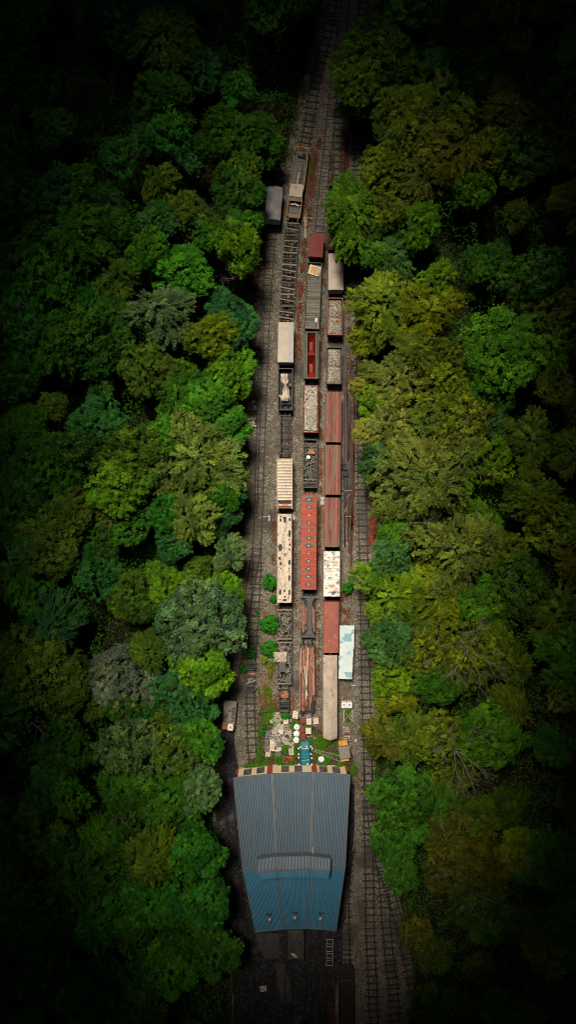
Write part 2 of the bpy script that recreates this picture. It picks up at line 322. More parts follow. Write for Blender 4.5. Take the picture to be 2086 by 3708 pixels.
# ---------------------------------------------------------------- wagons
def wag(name, label, cat, p0, p1, z, group='old wagons stored in the yard'):
    a, b = V(*p0, z), V(*p1, z); d = a-b; c = (a+b)/2
    return thing(name, label, cat, (c.x, c.y, 0), math.atan2(d.y, d.x)-math.pi/2, group), d.length
def under(t, L, W, bogie=False, z=1.05, um=None, bm=None, frame=True):
    um = um or m_black; hl = L/2
    if frame:
        mb = MB()
        for s in (-1, 1): mb.box((s*(W/2-.45), 0, z-.2), (.12, L-.3, .3))
        for s in (-1, 1): mb.box((0, s*(hl-.1), z-.2), (W-.3, .16, .34))
        for q in (-.3, 0, .3): mb.box((0, q*L, z-.2), (W-1.1, .1, .2))
        mb.build('underframe', um, t)
    ys = [s*hl*.56 for s in (-1, 1)] if not bogie else [s*hl*.70+q*.95 for s in (-1, 1) for q in (-1, 1)]
    for y in ys:
        mb = MB(); mb.tube((-.85, y, .76), (.85, y, .76), .07, n=6)
        for s in (-1, 1): mb.tube((s*.70, y, .76), (s*.82, y, .76), .46, n=14)
        mb.build('wheelset', um, t)
    if bogie:
        for s in (-1, 1):
            mb = MB()
            for q in (-1, 1): mb.box((q*.98, s*hl*.70, .78), (.14, 2.9, .3))
            mb.box((0, s*hl*.70, .78), (1.9, .4, .25)); mb.build('bogie', um, t)
    for s in (-1, 1):
        for q in (-1, 1):
            mb = MB(); mb.tube((q*.87, s*hl, z-.1), (q*.87, s*(hl+.38), z-.1), .09, n=8); mb.tube((q*.87, s*(hl+.38), z-.1), (q*.87, s*(hl+.44), z-.1), .21, n=10)
            mb.build('buffer', bm or m_black, t)
        MB().tube((0, s*hl, z-.1), (0, s*(hl+.5), z-.25), .06, n=6).build('coupling', m_black, t)
def arc_roof(t, L, W, h, m, rise=.28, name='roof', n=14, ribs=0, ov=.06):
    hw = W/2+ov; pr = [(-hw+2*hw*k/n, h-rise*((2*k/n-1)**2)) for k in range(n+1)]
    mb = MB(); ny = max(2, int(L/.5))
    mb.grid(n, ny, lambda u, v: (pr[round(u*n)][0], (v-.5)*(L+.1), pr[round(u*n)][1]))
    mb.grid(n, 1, lambda u, v: (pr[n-round(u*n)][0], (v-.5)*(L+.1), pr[n-round(u*n)][1]-.07))
    for s in (-1, 1):
        mb.grid(n, 1, lambda u, v: (pr[round(u*n)][0]*s, -s*(L/2+.05), pr[round(u*n)][1]-.07*(1-v)))
        mb.add([(s*hw, -L/2-.05, h-rise-.07), (s*hw, L/2+.05, h-rise-.07), (s*hw, L/2+.05, h-rise), (s*hw, -L/2-.05, h-rise)], [(0,1,2,3)])
    return mb.build(name, m, t, smooth=False)
def roof_ribs(parent, L, W, h, m, ys, rise=.28, w=.06, up=.03):
    mb = MB()
    for y in ys:
        for k in range(8):
            x0, x1 = -W/2+W*k/8, -W/2+W*(k+1)/8; f = lambda x: h-rise*((2*x/W)**2)+up
            mb.bar((x0, y, f(x0)), (x1, y, f(x1)), w, .04)
    return mb.build('roof_strap', m, parent)
def body_box(t, L, W, h, m, em, ribs=6, rise=.28):
    hb = h-rise-.08
    mb = MB(); mb.box((0, 0, (1.06+hb)/2), (W, L-.02, hb-1.06))
    mb.build('body', m, t)
    for s in (-1, 1):
        mb = MB(); n = 8; W2 = W-.02
        pts = [(-W2/2, 1.1)] + [(-W2/2+W2*k/n, h-.09-rise*((2*k/n-1)**2)) for k in range(n+1)] + [(W2/2, 1.1)]
        for y0, y1 in ((s*(L/2-.01), s*(L/2+.03)),):
            vs = [(x, y0, z) for x, z in pts]+[(x, y1, z) for x, z in pts]; N_ = len(pts)
            mb.add(vs, [tuple(range(N_)), tuple(range(2*N_-1, N_-1, -1))]+[(k, (k+1) % N_, N_+(k+1) % N_, N_+k) for k in range(N_)])
        for x in (-W*.33, 0, W*.33): mb.box((x, s*(L/2+.06), (1.1+hb)/2), (.09, .07, hb-1.2))
        mb.build('end_wall', em, t)
    for s in (-1, 1):
        mb = MB(); mb.box((s*(W/2+.02), 0, (1.1+hb)/2), (.05, 1.6, hb-1.35)); d = mb.build('door', m, t)
        MB().bar((s*(W/2+.06), -.5, 1.9), (s*(W/2+.06), .5, 1.9), .03, .03).build('handle', m_black, d)
        mb = MB()
        for k in range(ribs):
            y = -L/2+.25+(L-.5)*k/(ribs-1)
            if abs(y) > .9: mb.box((s*(W/2+.03), y, (1.1+hb)/2), (.06, .1, hb-1.2))
        mb.build('wall_framing', m, t)
def van(label, p0, p1, W, h, rm, bm, em, bogie=False, rise=.28, name='goods_van', cat='goods van'):
    t, L = wag(name, label, cat, p0, p1, h-.1)
    under(t, L, W, bogie); body_box(t, L, W, h, bm, em, 8 if L > 8 else 6, rise); r = arc_roof(t, L, W, h, rm, rise)
    return t, L, r
def open_body(t, L, W, h, wm, fm, z=1.05, th=.09, lip=None):
    MB().box((0, 0, z), (W, L, .1)).build('floor', fm, t)
    for s in (-1, 1):
        MB().box((s*(W/2-th/2), 0, (z+.05+h)/2), (th, L, h-z-.05)).build('side_wall', wm, t)
        MB().box((0, s*(L/2-th/2), (z+.05+h)/2), (W-2*th, th, h-z-.05)).build('end_wall', lip or wm, t)
    mb = MB()
    for s in (-1, 1):
        mb.box((s*(W/2-th/2), 0, h+.03), (th+.06, L+.04, .06)); mb.box((0, s*(L/2-th/2), h+.03), (W-2*th-.07, th+.06, .06))
        for k in range(7): mb.box((s*(W/2+.03), -L/2+.3+(L-.6)*k/6, (z+h)/2), (.06, .1, h-z))
    mb.build('rim', lip or wm, t)

# left row
t, L, r = van('grey felt-roofed van with pale blue gable end, beside the left trees', (996,675), (987,793), 2.75, 3.6, m_felt, m_blueroof_end, m_blueroof_end, rise=.5)
MB().bar((0, -L/2, 3.63), (0, L/2, 3.63), .12, .06).build('ridge_strip', m_timber, r)
# yellow railed work wagon
t, L = wag('work_wagon', 'long work wagon with orange railings, plank deck and pale cabin roof', 'rail wagon', (1095,534), (1062,784), 2.0)
W_ = 2.6; under(t, L, W_, True, 1.15, bm=m_yrail)
MB().box((0, 0, 1.25), (W_, L, .12)).build('deck', m_deck, t)
def rails_(pts, hs, m, par, name='railing', posts=True, r=.045):
    mb = MB()
    for a, b in zip(pts, pts[1:]):
        a3, b3 = Vector((*a, 0)), Vector((*b, 0)); n = max(1, int((b3-a3).length/1.4))
        for z in hs: mb.tube(a3+Vector((0, 0, z)), b3+Vector((0, 0, z)), r, n=6)
        for k in range(n+1): q = a3.lerp(b3, k/n); mb.tube((q.x, q.y, 1.3), (q.x, q.y, max(hs)), r, n=6)
    return mb.build(name, m, par)
hl = L/2; hw = W_/2-.04
rails_([(-hw, hl-1.0), (-hw, hl-.05), (hw, hl-.05), (hw, hl-1.0)], (1.8, 2.3), m_yrail, t)
rails_([(-hw, hl-1.6), (-hw, -hl+5.4)], (1.7,), m_yrail, t); rails_([(hw, hl-1.6), (hw, -hl+4.0)], (1.7,), m_yrail, t)
rails_([(-hw, -hl+3.2), (-hw, -hl+.05), (hw, -hl+.05), (hw, -hl+3.2)], (1.8, 2.3), m_yrail, t)
rails_([(-hw+.1, -hl+5.7), (.4, -hl+5.7)], (1.8, 2.2), m_yrail, t)
cy = -hl+4.4
c = MB().box((-.03, cy, 2.1), (2.25, 2.1, 1.6)).build('cabin', m_yrail, t)
MB().box((-.03, cy, 2.95), (2.42, 2.3, .09)).build('cabin_roof', m_cream, c)
MB().tube((-.2, cy+.5, 3.0), (-.2, cy+.5, 3.2), .09, n=8).build('roof_vent', m_black, c)
MB().grid(8, 2, lambda u, v: (-1.3+2.6*u, cy-1.2-.5*v, 2.85-.5*v+.06*math.sin(u*20))).build('folded_canopy', m_canvas2, t)
MB().box((.55, -hl+5.75, 1.9), (.8, .35, 1.1)).build('locker', m_yellow, t)
for x in (-.95, .95): MB().box((x, -hl+2.45, 1.45), (.7, .32, .3)).build('tool_box', m_yellow, t)
mb = MB(); mb.add([(-.75,-hl+2.5,1.6),(0,-hl+2.75,1.9),(.75,-hl+2.3,1.55),(.7,-hl+2.1,1.5),(0,-hl+2.35,1.75),(-.7,-hl+2.25,1.55),(0,-hl+2.4,1.4)], [(0,1,4,5),(1,2,3,4),(5,4,6),(4,3,6)])
tag(mb.build('folded_sheet', m_white, t), 'white and blue folded sheet')
MB().box((.1, hl-1.5, 1.5), (1.5, .3, .3), -.12).build('winch', m_black, t); MB().box((.45, hl-1.05, 1.55), (.45, .4, .4)).build('winch_motor', m_black, t)
wl = t
for k, (x, y, l, m_, w_, lab) in enumerate([(-.72, 1.3, 3.4, m_timber, .2, 'purple-grey beam at the left rail of the railed work wagon'), (-.08, .3, 3.4, m_pole, .2, 'pale timber beam, second from left on the railed work wagon'), (.42, 1.9, 3.3, m_iron, .14, 'dark steel beam nearest the winch on the railed work wagon'), (.62, .8, 2.9, m_iron, .12, 'dark steel beam nearest the cabin on the railed work wagon')]):
    a = wl.rotation_euler.z; ca, sa = math.cos(a), math.sin(a)
    o = MB().box((0, 0, 0), (w_, l, .2)).box((0, 0, -.13), (w_*.5, l*.9, .06)).build('beam', m_); o.location = (wl.location.x+x*ca-y*sa, wl.location.y+x*sa+y*ca, 1.48); o.rotation_euler.z = a-.05
    tag(o, lab, 'beam', 'beams lying on the work wagon')
# skeletal wagon
t, L = wag('skeleton_wagon', 'long bare wagon frame with broken pale cross timbers, below the railed work wagon', 'rail wagon', (1058,804), (1036,1157), 1.2)
under(t, L, 2.7, True, 1.1, um=m_black)
mb = MB()
for s in (-1, 1): mb.box((s*1.33, 0, 1.0), (.12, L-1, .25))
mb.build('side_beam', m_iron, t)
for s in (-1, 1): MB().box((s*.42, 0, 1.12), (.16, L-.5, .16)).build('centre_beam', m_rustd, t)
rs = random.Random(8)
for k in range(17):
    y = L/2-.25-(L-.5)*k/16
    MB().box((rs.uniform(-.05, .05), y, 1.28), (2.75+rs.uniform(-.2, .1), rs.choice([.2, .26, .3]), .14), rs.choice([0, 0, -.08, .04, -.12])).build('cross_timber', m_timber if k % 4 != 2 else m_iron, t)
for y in (L/2-1.3, L/2-3.2, -L/2+1.6):
    mb = MB()
    for s in (-1, 1): mb.bar((s*.5, y-.8, 1.22), (s*1.2, y+.8, 1.22), .1, .08); mb.bar((s*.85, y-.9, 1.2), (s*.85, y+.9, 1.2), .12, .1)
    mb.build('brace', m_iron, t)
# cream van
t, L, r = van('cream-roofed van with a grey strip along its roof, left row', (1036,1168), (1034,1311), 2.75, 3.7, m_cream, m_blueend, m_blueend, rise=.16)
MB().grid(4, 8, lambda u, v: (.45+.93*u, (v-.5)*(L+.1), 3.703-.16*((.45+.93*u)/1.43)**2+.01)).build('roof_panel', m_creamp, r)
# open wagon with sheeted machine
t, L = wag('open_wagon', 'dark open wagon holding a machine under a torn cream sheet', 'rail wagon', (1034,1334), (1033,1485), 2.3)
under(t, L, 2.7); open_body(t, L, 2.7, 2.3, m_black, m_black, lip=m_iron)
m = thing('sheeted_machine', 'machine under a draped cream sheet inside the dark open wagon', 'machine', (t.location.x, t.location.y, 1.1), t.rotation_euler.z)
MB().box((0, 0, .5), (1.5, 4.2, .9)).box((.1, -2.2, .35), (1.9, 1.0, .6)).build('engine_block', m_black, m)
def drape(u, v):
    x, y = (u-.5)*2.0, (v-.5)*5.0
    w = (.62+.3*math.sin(v*7+1)+.15*math.sin(v*19))*(.75+.25*math.sin(v*3.1)); x *= w*1.05
    z = 1.55-.9*(abs(x)/1.0)**1.5+.18*math.sin(v*15)+.12*math.sin(u*17+v*6)-.5*max(0, abs(v-.5)*2-.75)*2
    return (x-.05+.15*math.sin(v*5), y+.35, max(.15, z))
MB().grid(14, 26, drape).build('cover_sheet', m_tatter, m)
for s in (-1, 1): MB().tube((s*.55-.1, -2.75, .3), (s*.55+.1, -2.75, .3), .42, n=14).build('wheel', m_black, m)
MB().tube((-.6, -2.1, .85), (.6, -2.1, .85), .28, n=12).build('roller', m_black, m)
for x, y in ((-.95, -1.2), (.8, .9)): MB().box((x, y, .9), (.35, .5, .06), .5).build('loose_cloth', m_canvas2 if y < 0 else m_timber, m)
# truss frame
t, L = wag('truss_wagon', 'narrow dark truss underframe, between the open wagon and ribbed tarpaulin', 'rail wagon', (1032.5,1492), (1032,1649), 1.3)
under(t, L, 2.3, False, 1.1, um=m_black)
mb = MB()
for s in (-1, 1): mb.box((s*.95, 0, 1.25), (.12, L-.5, .14)); mb.box((s*.16, 0, 1.25), (.09, L-.5, .12))
for y in (-L/2+.3, -L/2+3.4, L/2-3, L/2-.7): mb.box((0, y, 1.33), (2.1, .12, .1))
for s in (-1, 1):
    for q in (-1, 1): mb.bar((s*.9, q*(L/2-.7), 1.34), (s*.1, q*(L/2-2.9), 1.34), .08, .06)
mb.build('truss', m_iron, t)
for y in (-.9, 1.0): MB().box((0, y, 1.28), (1.8, .09, .08)).build('cross_rod', m_rustd, t)
# ribbed tarpaulin wagon
t, L = wag('tarpaulin_wagon', 'wagon under a ribbed cream tarpaulin with thirteen hoops, left row', 'rail wagon', (1031,1659), (1031.5,1842), 3.6)
under(t, L, 2.75, True); W_ = 2.7
MB().box((0, 0, 1.9), (W_, L, 1.6)).build('body', m_canvas2, t)
nh = 14; L2 = L-1.6
def tarp(u, v):
    x = (u-.5)*W_; y = L/2-.05-v*L2; ph = (v*nh) % 1
    z = 3.5-.28*abs(u-.5)*2 - .14*(1-abs(2*ph-1)**.7) + .04*noise.noise(Vector((x*1.5, y*1.2, 1)))
    return (x, y, z)
o = MB().grid(12, nh*5, tarp).build('tarpaulin', m_canvas, t)
for s in (-1, 1): MB().box((s*(W_/2+.03), 0, 3.0), (.1, L+.1, .6)).build('side_rail', m_cream, t)
for k in range(nh): 
    y = L/2-.05-(k+.02)*L2/nh
    mb = MB()
    for s in (-1, 1): mb.bar((s*W_/2, y, 3.27), (0, y, 3.55), .06, .05)
    mb.build('hoop', m_canvas2, t)
MB().box((0, -L/2+1.2, 3.25), (2.3, .28, .2)).box((0, -L/2+1.4, 3.2), (1.9, .1, .25)).build('dark_fold', m_black, t)
MB().box((0, -L/2+.75, 2.95), (2.4, .5, .1)).build('tail_shelf', m_cream, t)
MB().box((.05, -L/2+.72, 3.03), (1.1, .32, .06)).build('rust_streak', m_gravelw, t)
MB().box((0, -L/2+.2, 2.9), (2.3, .25, .1)).build('tail_beam', m_redm, t)
# tattered coach
t, L = wag('wrapped_coach', 'long coach wrapped in torn cream sheeting with dark holes', 'railway coach', (1031,1861), (1030,2183), 3.7)
under(t, L, 2.75, True); MB().box((0, 0, 2.25), (2.55, L-.3, 2.4)).build('body', m_redm, t)
MB().box((0, 0, 3.5), (2.5, L-.25, .1)).build('roof', m_dhole, t)
holes = [(.24,.97,.08,.02),(.24,.93,.09,.035),(.52,.93,.14,.05),(.50,.955,.22,.018),(.83,.935,.1,.03),(.52,.82,.03,.03),(.82,.78,.15,.062),(.22,.625,.22,.055),(.22,.60,.14,.04),(.84,.655,.09,.03),(.82,.6,.09,.02),(.52,.545,.06,.03),(.18,.50,.14,.03),(.25,.44,.12,.03),(.82,.455,.14,.045),(.52,.42,.03,.015),(.27,.385,.06,.015),(.80,.385,.05,.015),(.80,.28,.12,.055),(.22,.12,.12,.055),(.50,.135,.09,.022),(.82,.12,.08,.045),(.53,.07,.1,.018),(.22,.04,.05,.012),(.52,.03,.2,.022),(.5,.69,.04,.02),(.35,.56,.05,.012),(.76,.71,.05,.012)]
def sheet():
    mb = MB(); nx, ny = 30, 190; vs = []
    for j in range(ny+1):
        for i in range(nx+1):
            u, v = i/nx, j/ny; s = (u-.5)*2; n1 = noise.noise(Vector((u*5, v*55, 2)))
            wv = 1.0+.035*noise.noise(Vector((0, v*17, s > 0)))+.02*noise.noise(Vector((3, v*60, s)))
            x = s*1.42*wv; z = 3.72-.16*abs(s)**2+.05*n1+.13*noise.noise(Vector((u*11+v*9, v*26, 4)))
            if abs(s) > .93: z -= 1.0*(abs(s)-.93)/.07
            vs.append((x, (v-.5)*L+.06*noise.noise(Vector((u*6, v*9, 8))), z))
    fs = []
    for j in range(ny):
        for i in range(nx):
            u, v = (i+.5)/nx, (j+.5)/ny; cut = False
            for hx, hy, a, b in holes:
                if abs((u-hx)/a*1.45)**2.4+abs((v-hy)/b*1.5)**2.4 < .8+.3*noise.noise(Vector((u*9, v*90, 0))): cut = True
            if not cut: a = j*(nx+1)+i; fs.append((a, a+1, a+nx+2, a+nx+1))
    return mb.add(vs, fs)
sheet().build('torn_sheet', m_tatter, t)
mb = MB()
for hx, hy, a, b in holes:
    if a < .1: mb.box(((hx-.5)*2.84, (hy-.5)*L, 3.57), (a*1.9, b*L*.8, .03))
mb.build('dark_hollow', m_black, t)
MB().box((-.55, -L/2+L*.23*1.0+.2, 3.66), (.95, 1.6, .05), .03).build('grey_patch', m_creamp, t)
MB().box((-.75, -L/2+L*.49, 3.78), (.35, .3, .05), .4).build('red_rag', m_bred, t)
MB().box((0, -L/2-.08, 2.7), (1.9, .12, .5)).build('red_beam', m_redm, t)
# skeletal junk wagons
def junk_wagon(label, p0, p1, seed, lab2):
    t, L = wag('burnt_wagon', label, 'rail wagon', p0, p1, 1.6); under(t, L, 2.7, False, 1.1)
    for s in (-1, 1): MB().box((s*1.28, 0, 1.45), (.14, L, .5)).build('side_beam', m_iron, t)
    for s in (-1, 1): MB().box((0, s*(L/2-.1), 1.72), (2.75, .22, .18)).build('end_beam', m_timber, t)
    r = random.Random(seed)
    for k in range(5): MB().box((0, -L/2+L*(k+.7)/5.6, 1.45), (2.5, .13, .12), r.uniform(-.06, .06)).build('cross_beam', m_iron, t)
    MB().box((-.75, 0, 1.3), (.12, L-.4, .12)).build('centre_beam', m_iron, t)
    mb = MB()
    for k in range(75):
        x, y = r.uniform(-1.05, 1.05), r.uniform(-L/2+.3, L/2-.3); a = r.gauss(0, .6) if r.random() < .7 else r.uniform(0, 3.1); l = r.uniform(.3, 1.4)
        z = r.uniform(1.2, 1.75); d = Vector((math.sin(a), math.cos(a), r.uniform(-.12, .12)))*l/2
        x = max(-1.15+abs(d.x), min(1.15-abs(d.x), x)); y = max(-L/2+.2+abs(d.y), min(L/2-.2-abs(d.y), y))
        mb.bar(Vector((x, y, z))-d, Vector((x, y, z))+d, r.uniform(.05, .16), .05)
    o = mb.build('scrap_heap', m_timber); o.location = t.location; o.rotation_euler = t.rotation_euler
    tag(o, lab2, 'scrap', kind='stuff'); return t, L
junk_wagon('burnt-out bare wagon of grey bars, first below the wrapped coach', (1030,2206), (1030,2315), 3, 'grey splintered timber scrap filling the burnt wagon below the wrapped coach')
t, L = junk_wagon('burnt-out bare wagon carrying two grey cabinets and a crumpled sheet', (1030,2324), (1030,2477), 4, 'splintered timber scrap around the grey cabinets')
tx, ty = t.location.x, t.location.y
def cloth(x, y, w, h, z, seed, m=m_canvas2):
    return MB().grid(12, 12, lambda u, v: (x+(u-.5)*w*(1+.3*noise.noise(Vector((v*4, seed, 0)))), y+(v-.5)*h*(1+.3*noise.noise(Vector((u*4, seed, 3)))), z+.35*noise.noise(Vector((u*4, v*4, seed)))+.2-.5*((u-.5)**2+(v-.5)**2)))
tag(cloth(tx-.75, ty+1.2, 2.3, 1.9, 1.95, 4).build('crumpled_sheet', m_canvas2), 'crumpled pale sheet thrown over the burnt wagon with cabinets', 'sheet')
for (x, y, w, l, lab) in ((-.35, -.2, 1.15, .8, 'upper grey cabinet under the crumpled sheet'), (-.35, -1.1, 1.15, .85, 'grey cabinet just below the upper one'), (.75, -3.05, .9, 1.0, 'grey cabinet in the lower right corner of the burnt wagon')):
    c = thing('metal_cabinet', lab, 'cabinet', (tx+x, ty+y, 1.5), 0, 'cabinets on the burnt wagon')
    MB().box((0, 0, .35), (w, l, .7)).build('case', m_block, c); MB().box((0, 0, .715), (w-.08, l-.08, .03)).build('lid', m_greyg, c)
MB_ = None
# bogie at the end of the left row
t, L = wag('bogie_frame', 'rusty bogie with leaves and scrap standing at the lower end of the left row', 'bogie', (1029,2500), (1030,2580), 1.0, None)
for s in (-1, 1): MB().box((s*.85, 0, .8), (.28, L-.2, .45)).build('side_frame', m_black, t)
for y in (-L/2+.3, L/2-.5, 0): MB().box((0, y, .85), (1.9, .35, .3)).build('bolster', m_iron, t)
for y in (-1.0, 1.1): MB().tube((-.75, y, .6), (.75, y, .6), .42, n=14).build('wheelset', m_black, t)
cl = MB(); r = random.Random(2)
for k in range(60): cl.bar((r.uniform(-.8, .8), r.uniform(.6, 1.9), 1.0), (r.uniform(-.8, .8), r.uniform(.6, 1.9), 1.25), .12, .05)
o = cl.build('rusty_scrap', m_rust); o.location = t.location; tag(o, 'orange rusty scrap heaped on the bogie end', 'scrap', kind='stuff')
# stripped bogies on the short siding
for (p0, p1, lab) in (((909,2397), (909,2424), 'dark rounded bogie frame, upper one on the short siding'), ((906,2482), (906,2506), 'dark rounded bogie frame, lower one on the short siding')):
    t, L = wag('bogie_frame', lab, 'bogie', p0, p1, .9, 'bogies on the short siding')
    mb = MB(); q = [(-.85, -L/2+.3), (-.55, -L/2), (.55, -L/2), (.85, -L/2+.3), (.85, L/2-.3), (.55, L/2), (-.55, L/2), (-.85, L/2-.3)]
    for a, b in zip(q, q[1:]+q[:1]): mb.bar((*a, .85), (*b, .85), .16, .2)
    mb.build('side_frame', m_iron, t)
    MB().box((0, 0, .75), (1.6, .25, .2)).build('bolster', m_black, t)
    for y in (-.35, .35): MB().tube((-.8, y, .65), (.8, y, .65), .36, n=12).build('wheelset', m_black, t)
for (a, b, m_, lab) in (((888,2478), (930,2462), m_timber, 'long pale plank leaning across the short siding'), ((897,2470), (912,2456), m_timber, 'short pale plank beside the long one on the short siding'), ((893,2441), (925,2440), m_rust, 'orange rusty beam lying across the short siding')):
    pa, pb = V(*a, .5), V(*b, .5); o = MB().bar(pa, pb, .26, .12).bar(pa+Vector((.05, .14, .05)), pb+Vector((0, .1, .05)), .08, .06).build('plank' if m_ is m_timber else 'beam', m_); tag(o, lab, 'plank' if m_ is m_timber else 'beam')

# middle row
t, L, r = van('small maroon-roofed wagon at the upper end of the middle row', (1149,845), (1143,929), 2.5, 3.0, m_maroon, m_maroon, m_maroon, rise=.1)
# flat sign wagon
t, L = wag('plank_wagon', 'long low plank-decked wagon carrying the painted signboard', 'rail wagon', (1140,951), (1129,1191), 1.6)
under(t, L, 2.7, True); open_body(t, L, 2.75, 1.6, m_iron, m_deck, th=.07)
for k in range(11): 
    if 2 < k: MB().box((0, L/2-1.0-k*(L-1.4)/11, 1.12), (2.55, .18, .05)).build('worn_board', m_timber, t)
MB().box((.75, -L/2+1.8, 1.16), (.35, .6, .1)).build('white_plate', m_white, t)
for s in (-1, 1): 
    o = MB().grid(6, 5, lambda u, v: (s*(.5+.8*u), s*0-L/2+.1+.8*v*u, 1.13+.12*u*(1-v))).build('rust_corner', m_rust, t)
tl = t
sg = V(1139.5, 975.5, 1.9); a0 = R(-17)
s_ = thing('signboard', 'tilted yellow signboard reading TRAIN RIDES, lying on the plank wagon', 'sign', (sg.x, sg.y, 1.25), a0)
MB().box((0, 0, .06), (2.1, 1.75, .08)).build('board', m_signw, s_)
MB().box((-.12, .02, .113), (1.45, 1.5, .03)).build('yellow_panel', m_sign, s_)
MB().box((.78, .35, .115), (.18, .75, .03)).build('teal_panel', m_teal, s_); MB().box((.80, -.42, .115), (.26, .6, .03)).build('grey_panel', m_block, s_)
def text(s, x, y, z, size, rz, m, par, name='lettering'):
    cu = bpy.data.curves.new(name, 'FONT'); cu.body = s; cu.size = size; cu.extrude = .006; cu.align_x = 'CENTER'; cu.align_y = 'CENTER'
    to = bpy.data.objects.new(name, cu); COL.objects.link(to); bpy.context.view_layer.update()
    me = bpy.data.meshes.new_from_object(to.evaluated_get(bpy.context.evaluated_depsgraph_get())); bpy.data.objects.remove(to)
    me.materials.clear(); me.materials.append(m); o = bpy.data.objects.new(name, me); COL.objects.link(o); o.parent = par; o.location = (x, y, z); o.rotation_euler = (0, 0, rz); return o
text('TRAIN RIDES', .28, .0, .145, .27, R(-90), m_ink, s_)
mb = MB()
for k in range(5): mb.box((.08-.17*k, 0, .14), (.05, 1.25-.1*(k % 3), .012))
mb.build('small_print', m_rust, s_)
MB().tube((-.9, .6, .14), (-.2, .85, .14), .07, n=6).build('blue_roll', m_white, s_)
# hopper
t, L = wag('hopper_wagon', 'grey-green hopper wagon with a deep red interior', 'hopper wagon', (1128.5,1200), (1127.5,1371), 3.0)
under(t, L, 2.6, True); W_ = 2.75; z = 3.0; iw = .82
mb = MB()
for s in (-1, 1): mb.add([(s*1.37, -L/2, z-.25), (s*1.37, L/2, z-.25), (s*iw, L/2, z), (s*iw, -L/2, z), (s*1.37, -L/2, 1.5), (s*1.37, L/2, 1.5)], [(0,1,2,3), (4,5,1,0)])
for s in (-1, 1): mb.box((0, s*(L/2-.12), z-.6), (2.7, .22, 1.2))
mb.build('body', m_creamp if False else m_greyg, t)
mb = MB()
for s in (-1, 1):
    mb.box((s*(iw+.02), 0, z+.02), (.08, L, .06)); mb.box((s*1.3, 0, z-.2), (.06, L, .05))
mb.build('top_rim', m_timber, t)
for y0, y1 in ((0, L/2-.25), (-L/2+.25, 0)):
    ym = (y0+y1)/2; mb = MB(); top = [(-iw, y0, z), (iw, y0, z), (iw, y1, z), (-iw, y1, z)]; bot = [(-.25, ym-.8, 1.2), (.25, ym-.8, 1.2), (.25, ym+.8, 1.2), (-.25, ym+.8, 1.2)]
    mb.add(top+bot, [(0,1,5,4), (1,2,6,5), (2,3,7,6), (3,0,4,7), (4,5,6,7)]); h_ = mb.build('hopper_bin', m_redin, t)
    mb = MB()
    for s in (-1, 1): mb.bar((s*.2, ym-.9, 1.7), (s*.2, ym+.7, 1.7), .05, .05)
    mb.build('chute_bar', m_rust, h_)
MB().box((0, 0, z-.1), (1.6, .1, .2)).build('cross_bar', m_iron, t)
# stone wagon
t, L = wag('open_wagon', 'open wagon with maroon rim heaped with grey stones and sticks', 'rail wagon', (1127,1395), (1124.5,1566), 2.5)
under(t, L, 2.75); open_body(t, L, 2.8, 2.5, m_maroon, m_black)
def stones(name, t, L, W, z, n, seed, label, split=True, mm=None):
    r = random.Random(seed); mb = MB(); MBs = []
    for k in range(n):
        x, y = r.uniform(-W/2+.2, W/2-.2), r.uniform(-L/2+.2, L/2-.2)
        M_ = Matrix.Rotation(r.uniform(0, 3.1), 3, 'Z') @ Matrix.Rotation(r.uniform(-.5, .5), 3, 'X') @ Matrix.Rotation(r.uniform(-.5, .5), 3, 'Y')
        if split and y < 0: d = (r.uniform(.10, .18), r.uniform(.5, 1.15), .12)
        else: d = (r.uniform(.25, .6), r.uniform(.25, .5), r.uniform(.14, .34))
        zz = z+.12*noise.noise(Vector((x, y, seed)))+r.uniform(-.12, .1)
        if d[1] > .45: y = max(-L/2+.55, y); x = max(-W/2+.5, min(W/2-.5, x))
        c = Vector((x, y, zz)); vs = [M_ @ Vector((a*d[0]/2*r.uniform(.6, 1), b*d[1]/2*r.uniform(.7, 1), e*d[2]/2)) + c for e in (-1, 1) for b in (-1, 1) for a in (-1, 1)]
        mb.add(vs, [(0,2,3,1),(4,5,7,6),(0,1,5,4),(2,6,7,3),(0,4,6,2),(1,3,7,5)])
    mb.box((0, 0, z-.5), (W-.25, L-.25, .45))
    o = mb.build(name, mm or m_stone); o.location = t.location; o.rotation_euler = t.rotation_euler
    return tag(o, label, 'load', kind='stuff')
stones('stone_load', t, L, 2.6, 2.38, 380, 3, 'grey stones and broken sticks heaped in the maroon-rimmed wagon')
for k, (x, y) in enumerate(((.2, -.3), (-.5, -.6), (.4, .2))): 
    pass
# scrap flat
t, L = wag('scrap_wagon', 'dark open wagon of bent scrap with a round pale lid, middle row', 'rail wagon', (1124,1592), (1122,1766), 1.9)
under(t, L, 2.6); open_body(t, L, 2.55, 1.9, m_black, m_black, lip=m_iron)
for k, y in enumerate((-L/2+.9, -L/2+1.5, -L/2+2.2, L/2-1.2)): MB().box((0, y, 1.6), (2.3, .1, .1)).build('cross_bar', m_timber, t)
mb = MB(); r = random.Random(12)
for k in range(170):
    x, y = r.uniform(-1, 1), r.uniform(-L/2+1.2, L/2-.6); a = r.uniform(0, 6.28); l = r.uniform(.2, .9); p = Vector((x, y, r.uniform(1.3, 1.9)))
    for q in range(r.choice([1, 2, 3])):
        e = p+Vector((math.sin(a), math.cos(a), r.uniform(-.2, .2)))*l/2; e.x = max(-1.12, min(1.12, e.x)); mb.tube(p, e, .04, n=5); p = e; a += r.uniform(-.9, .9)
o = mb.build('scrap_heap', m_timber); o.location = t.location; o.rotation_euler = t.rotation_euler; tag(o, 'tangle of bent pipes and scrap in the dark middle-row wagon', 'scrap', kind='stuff')
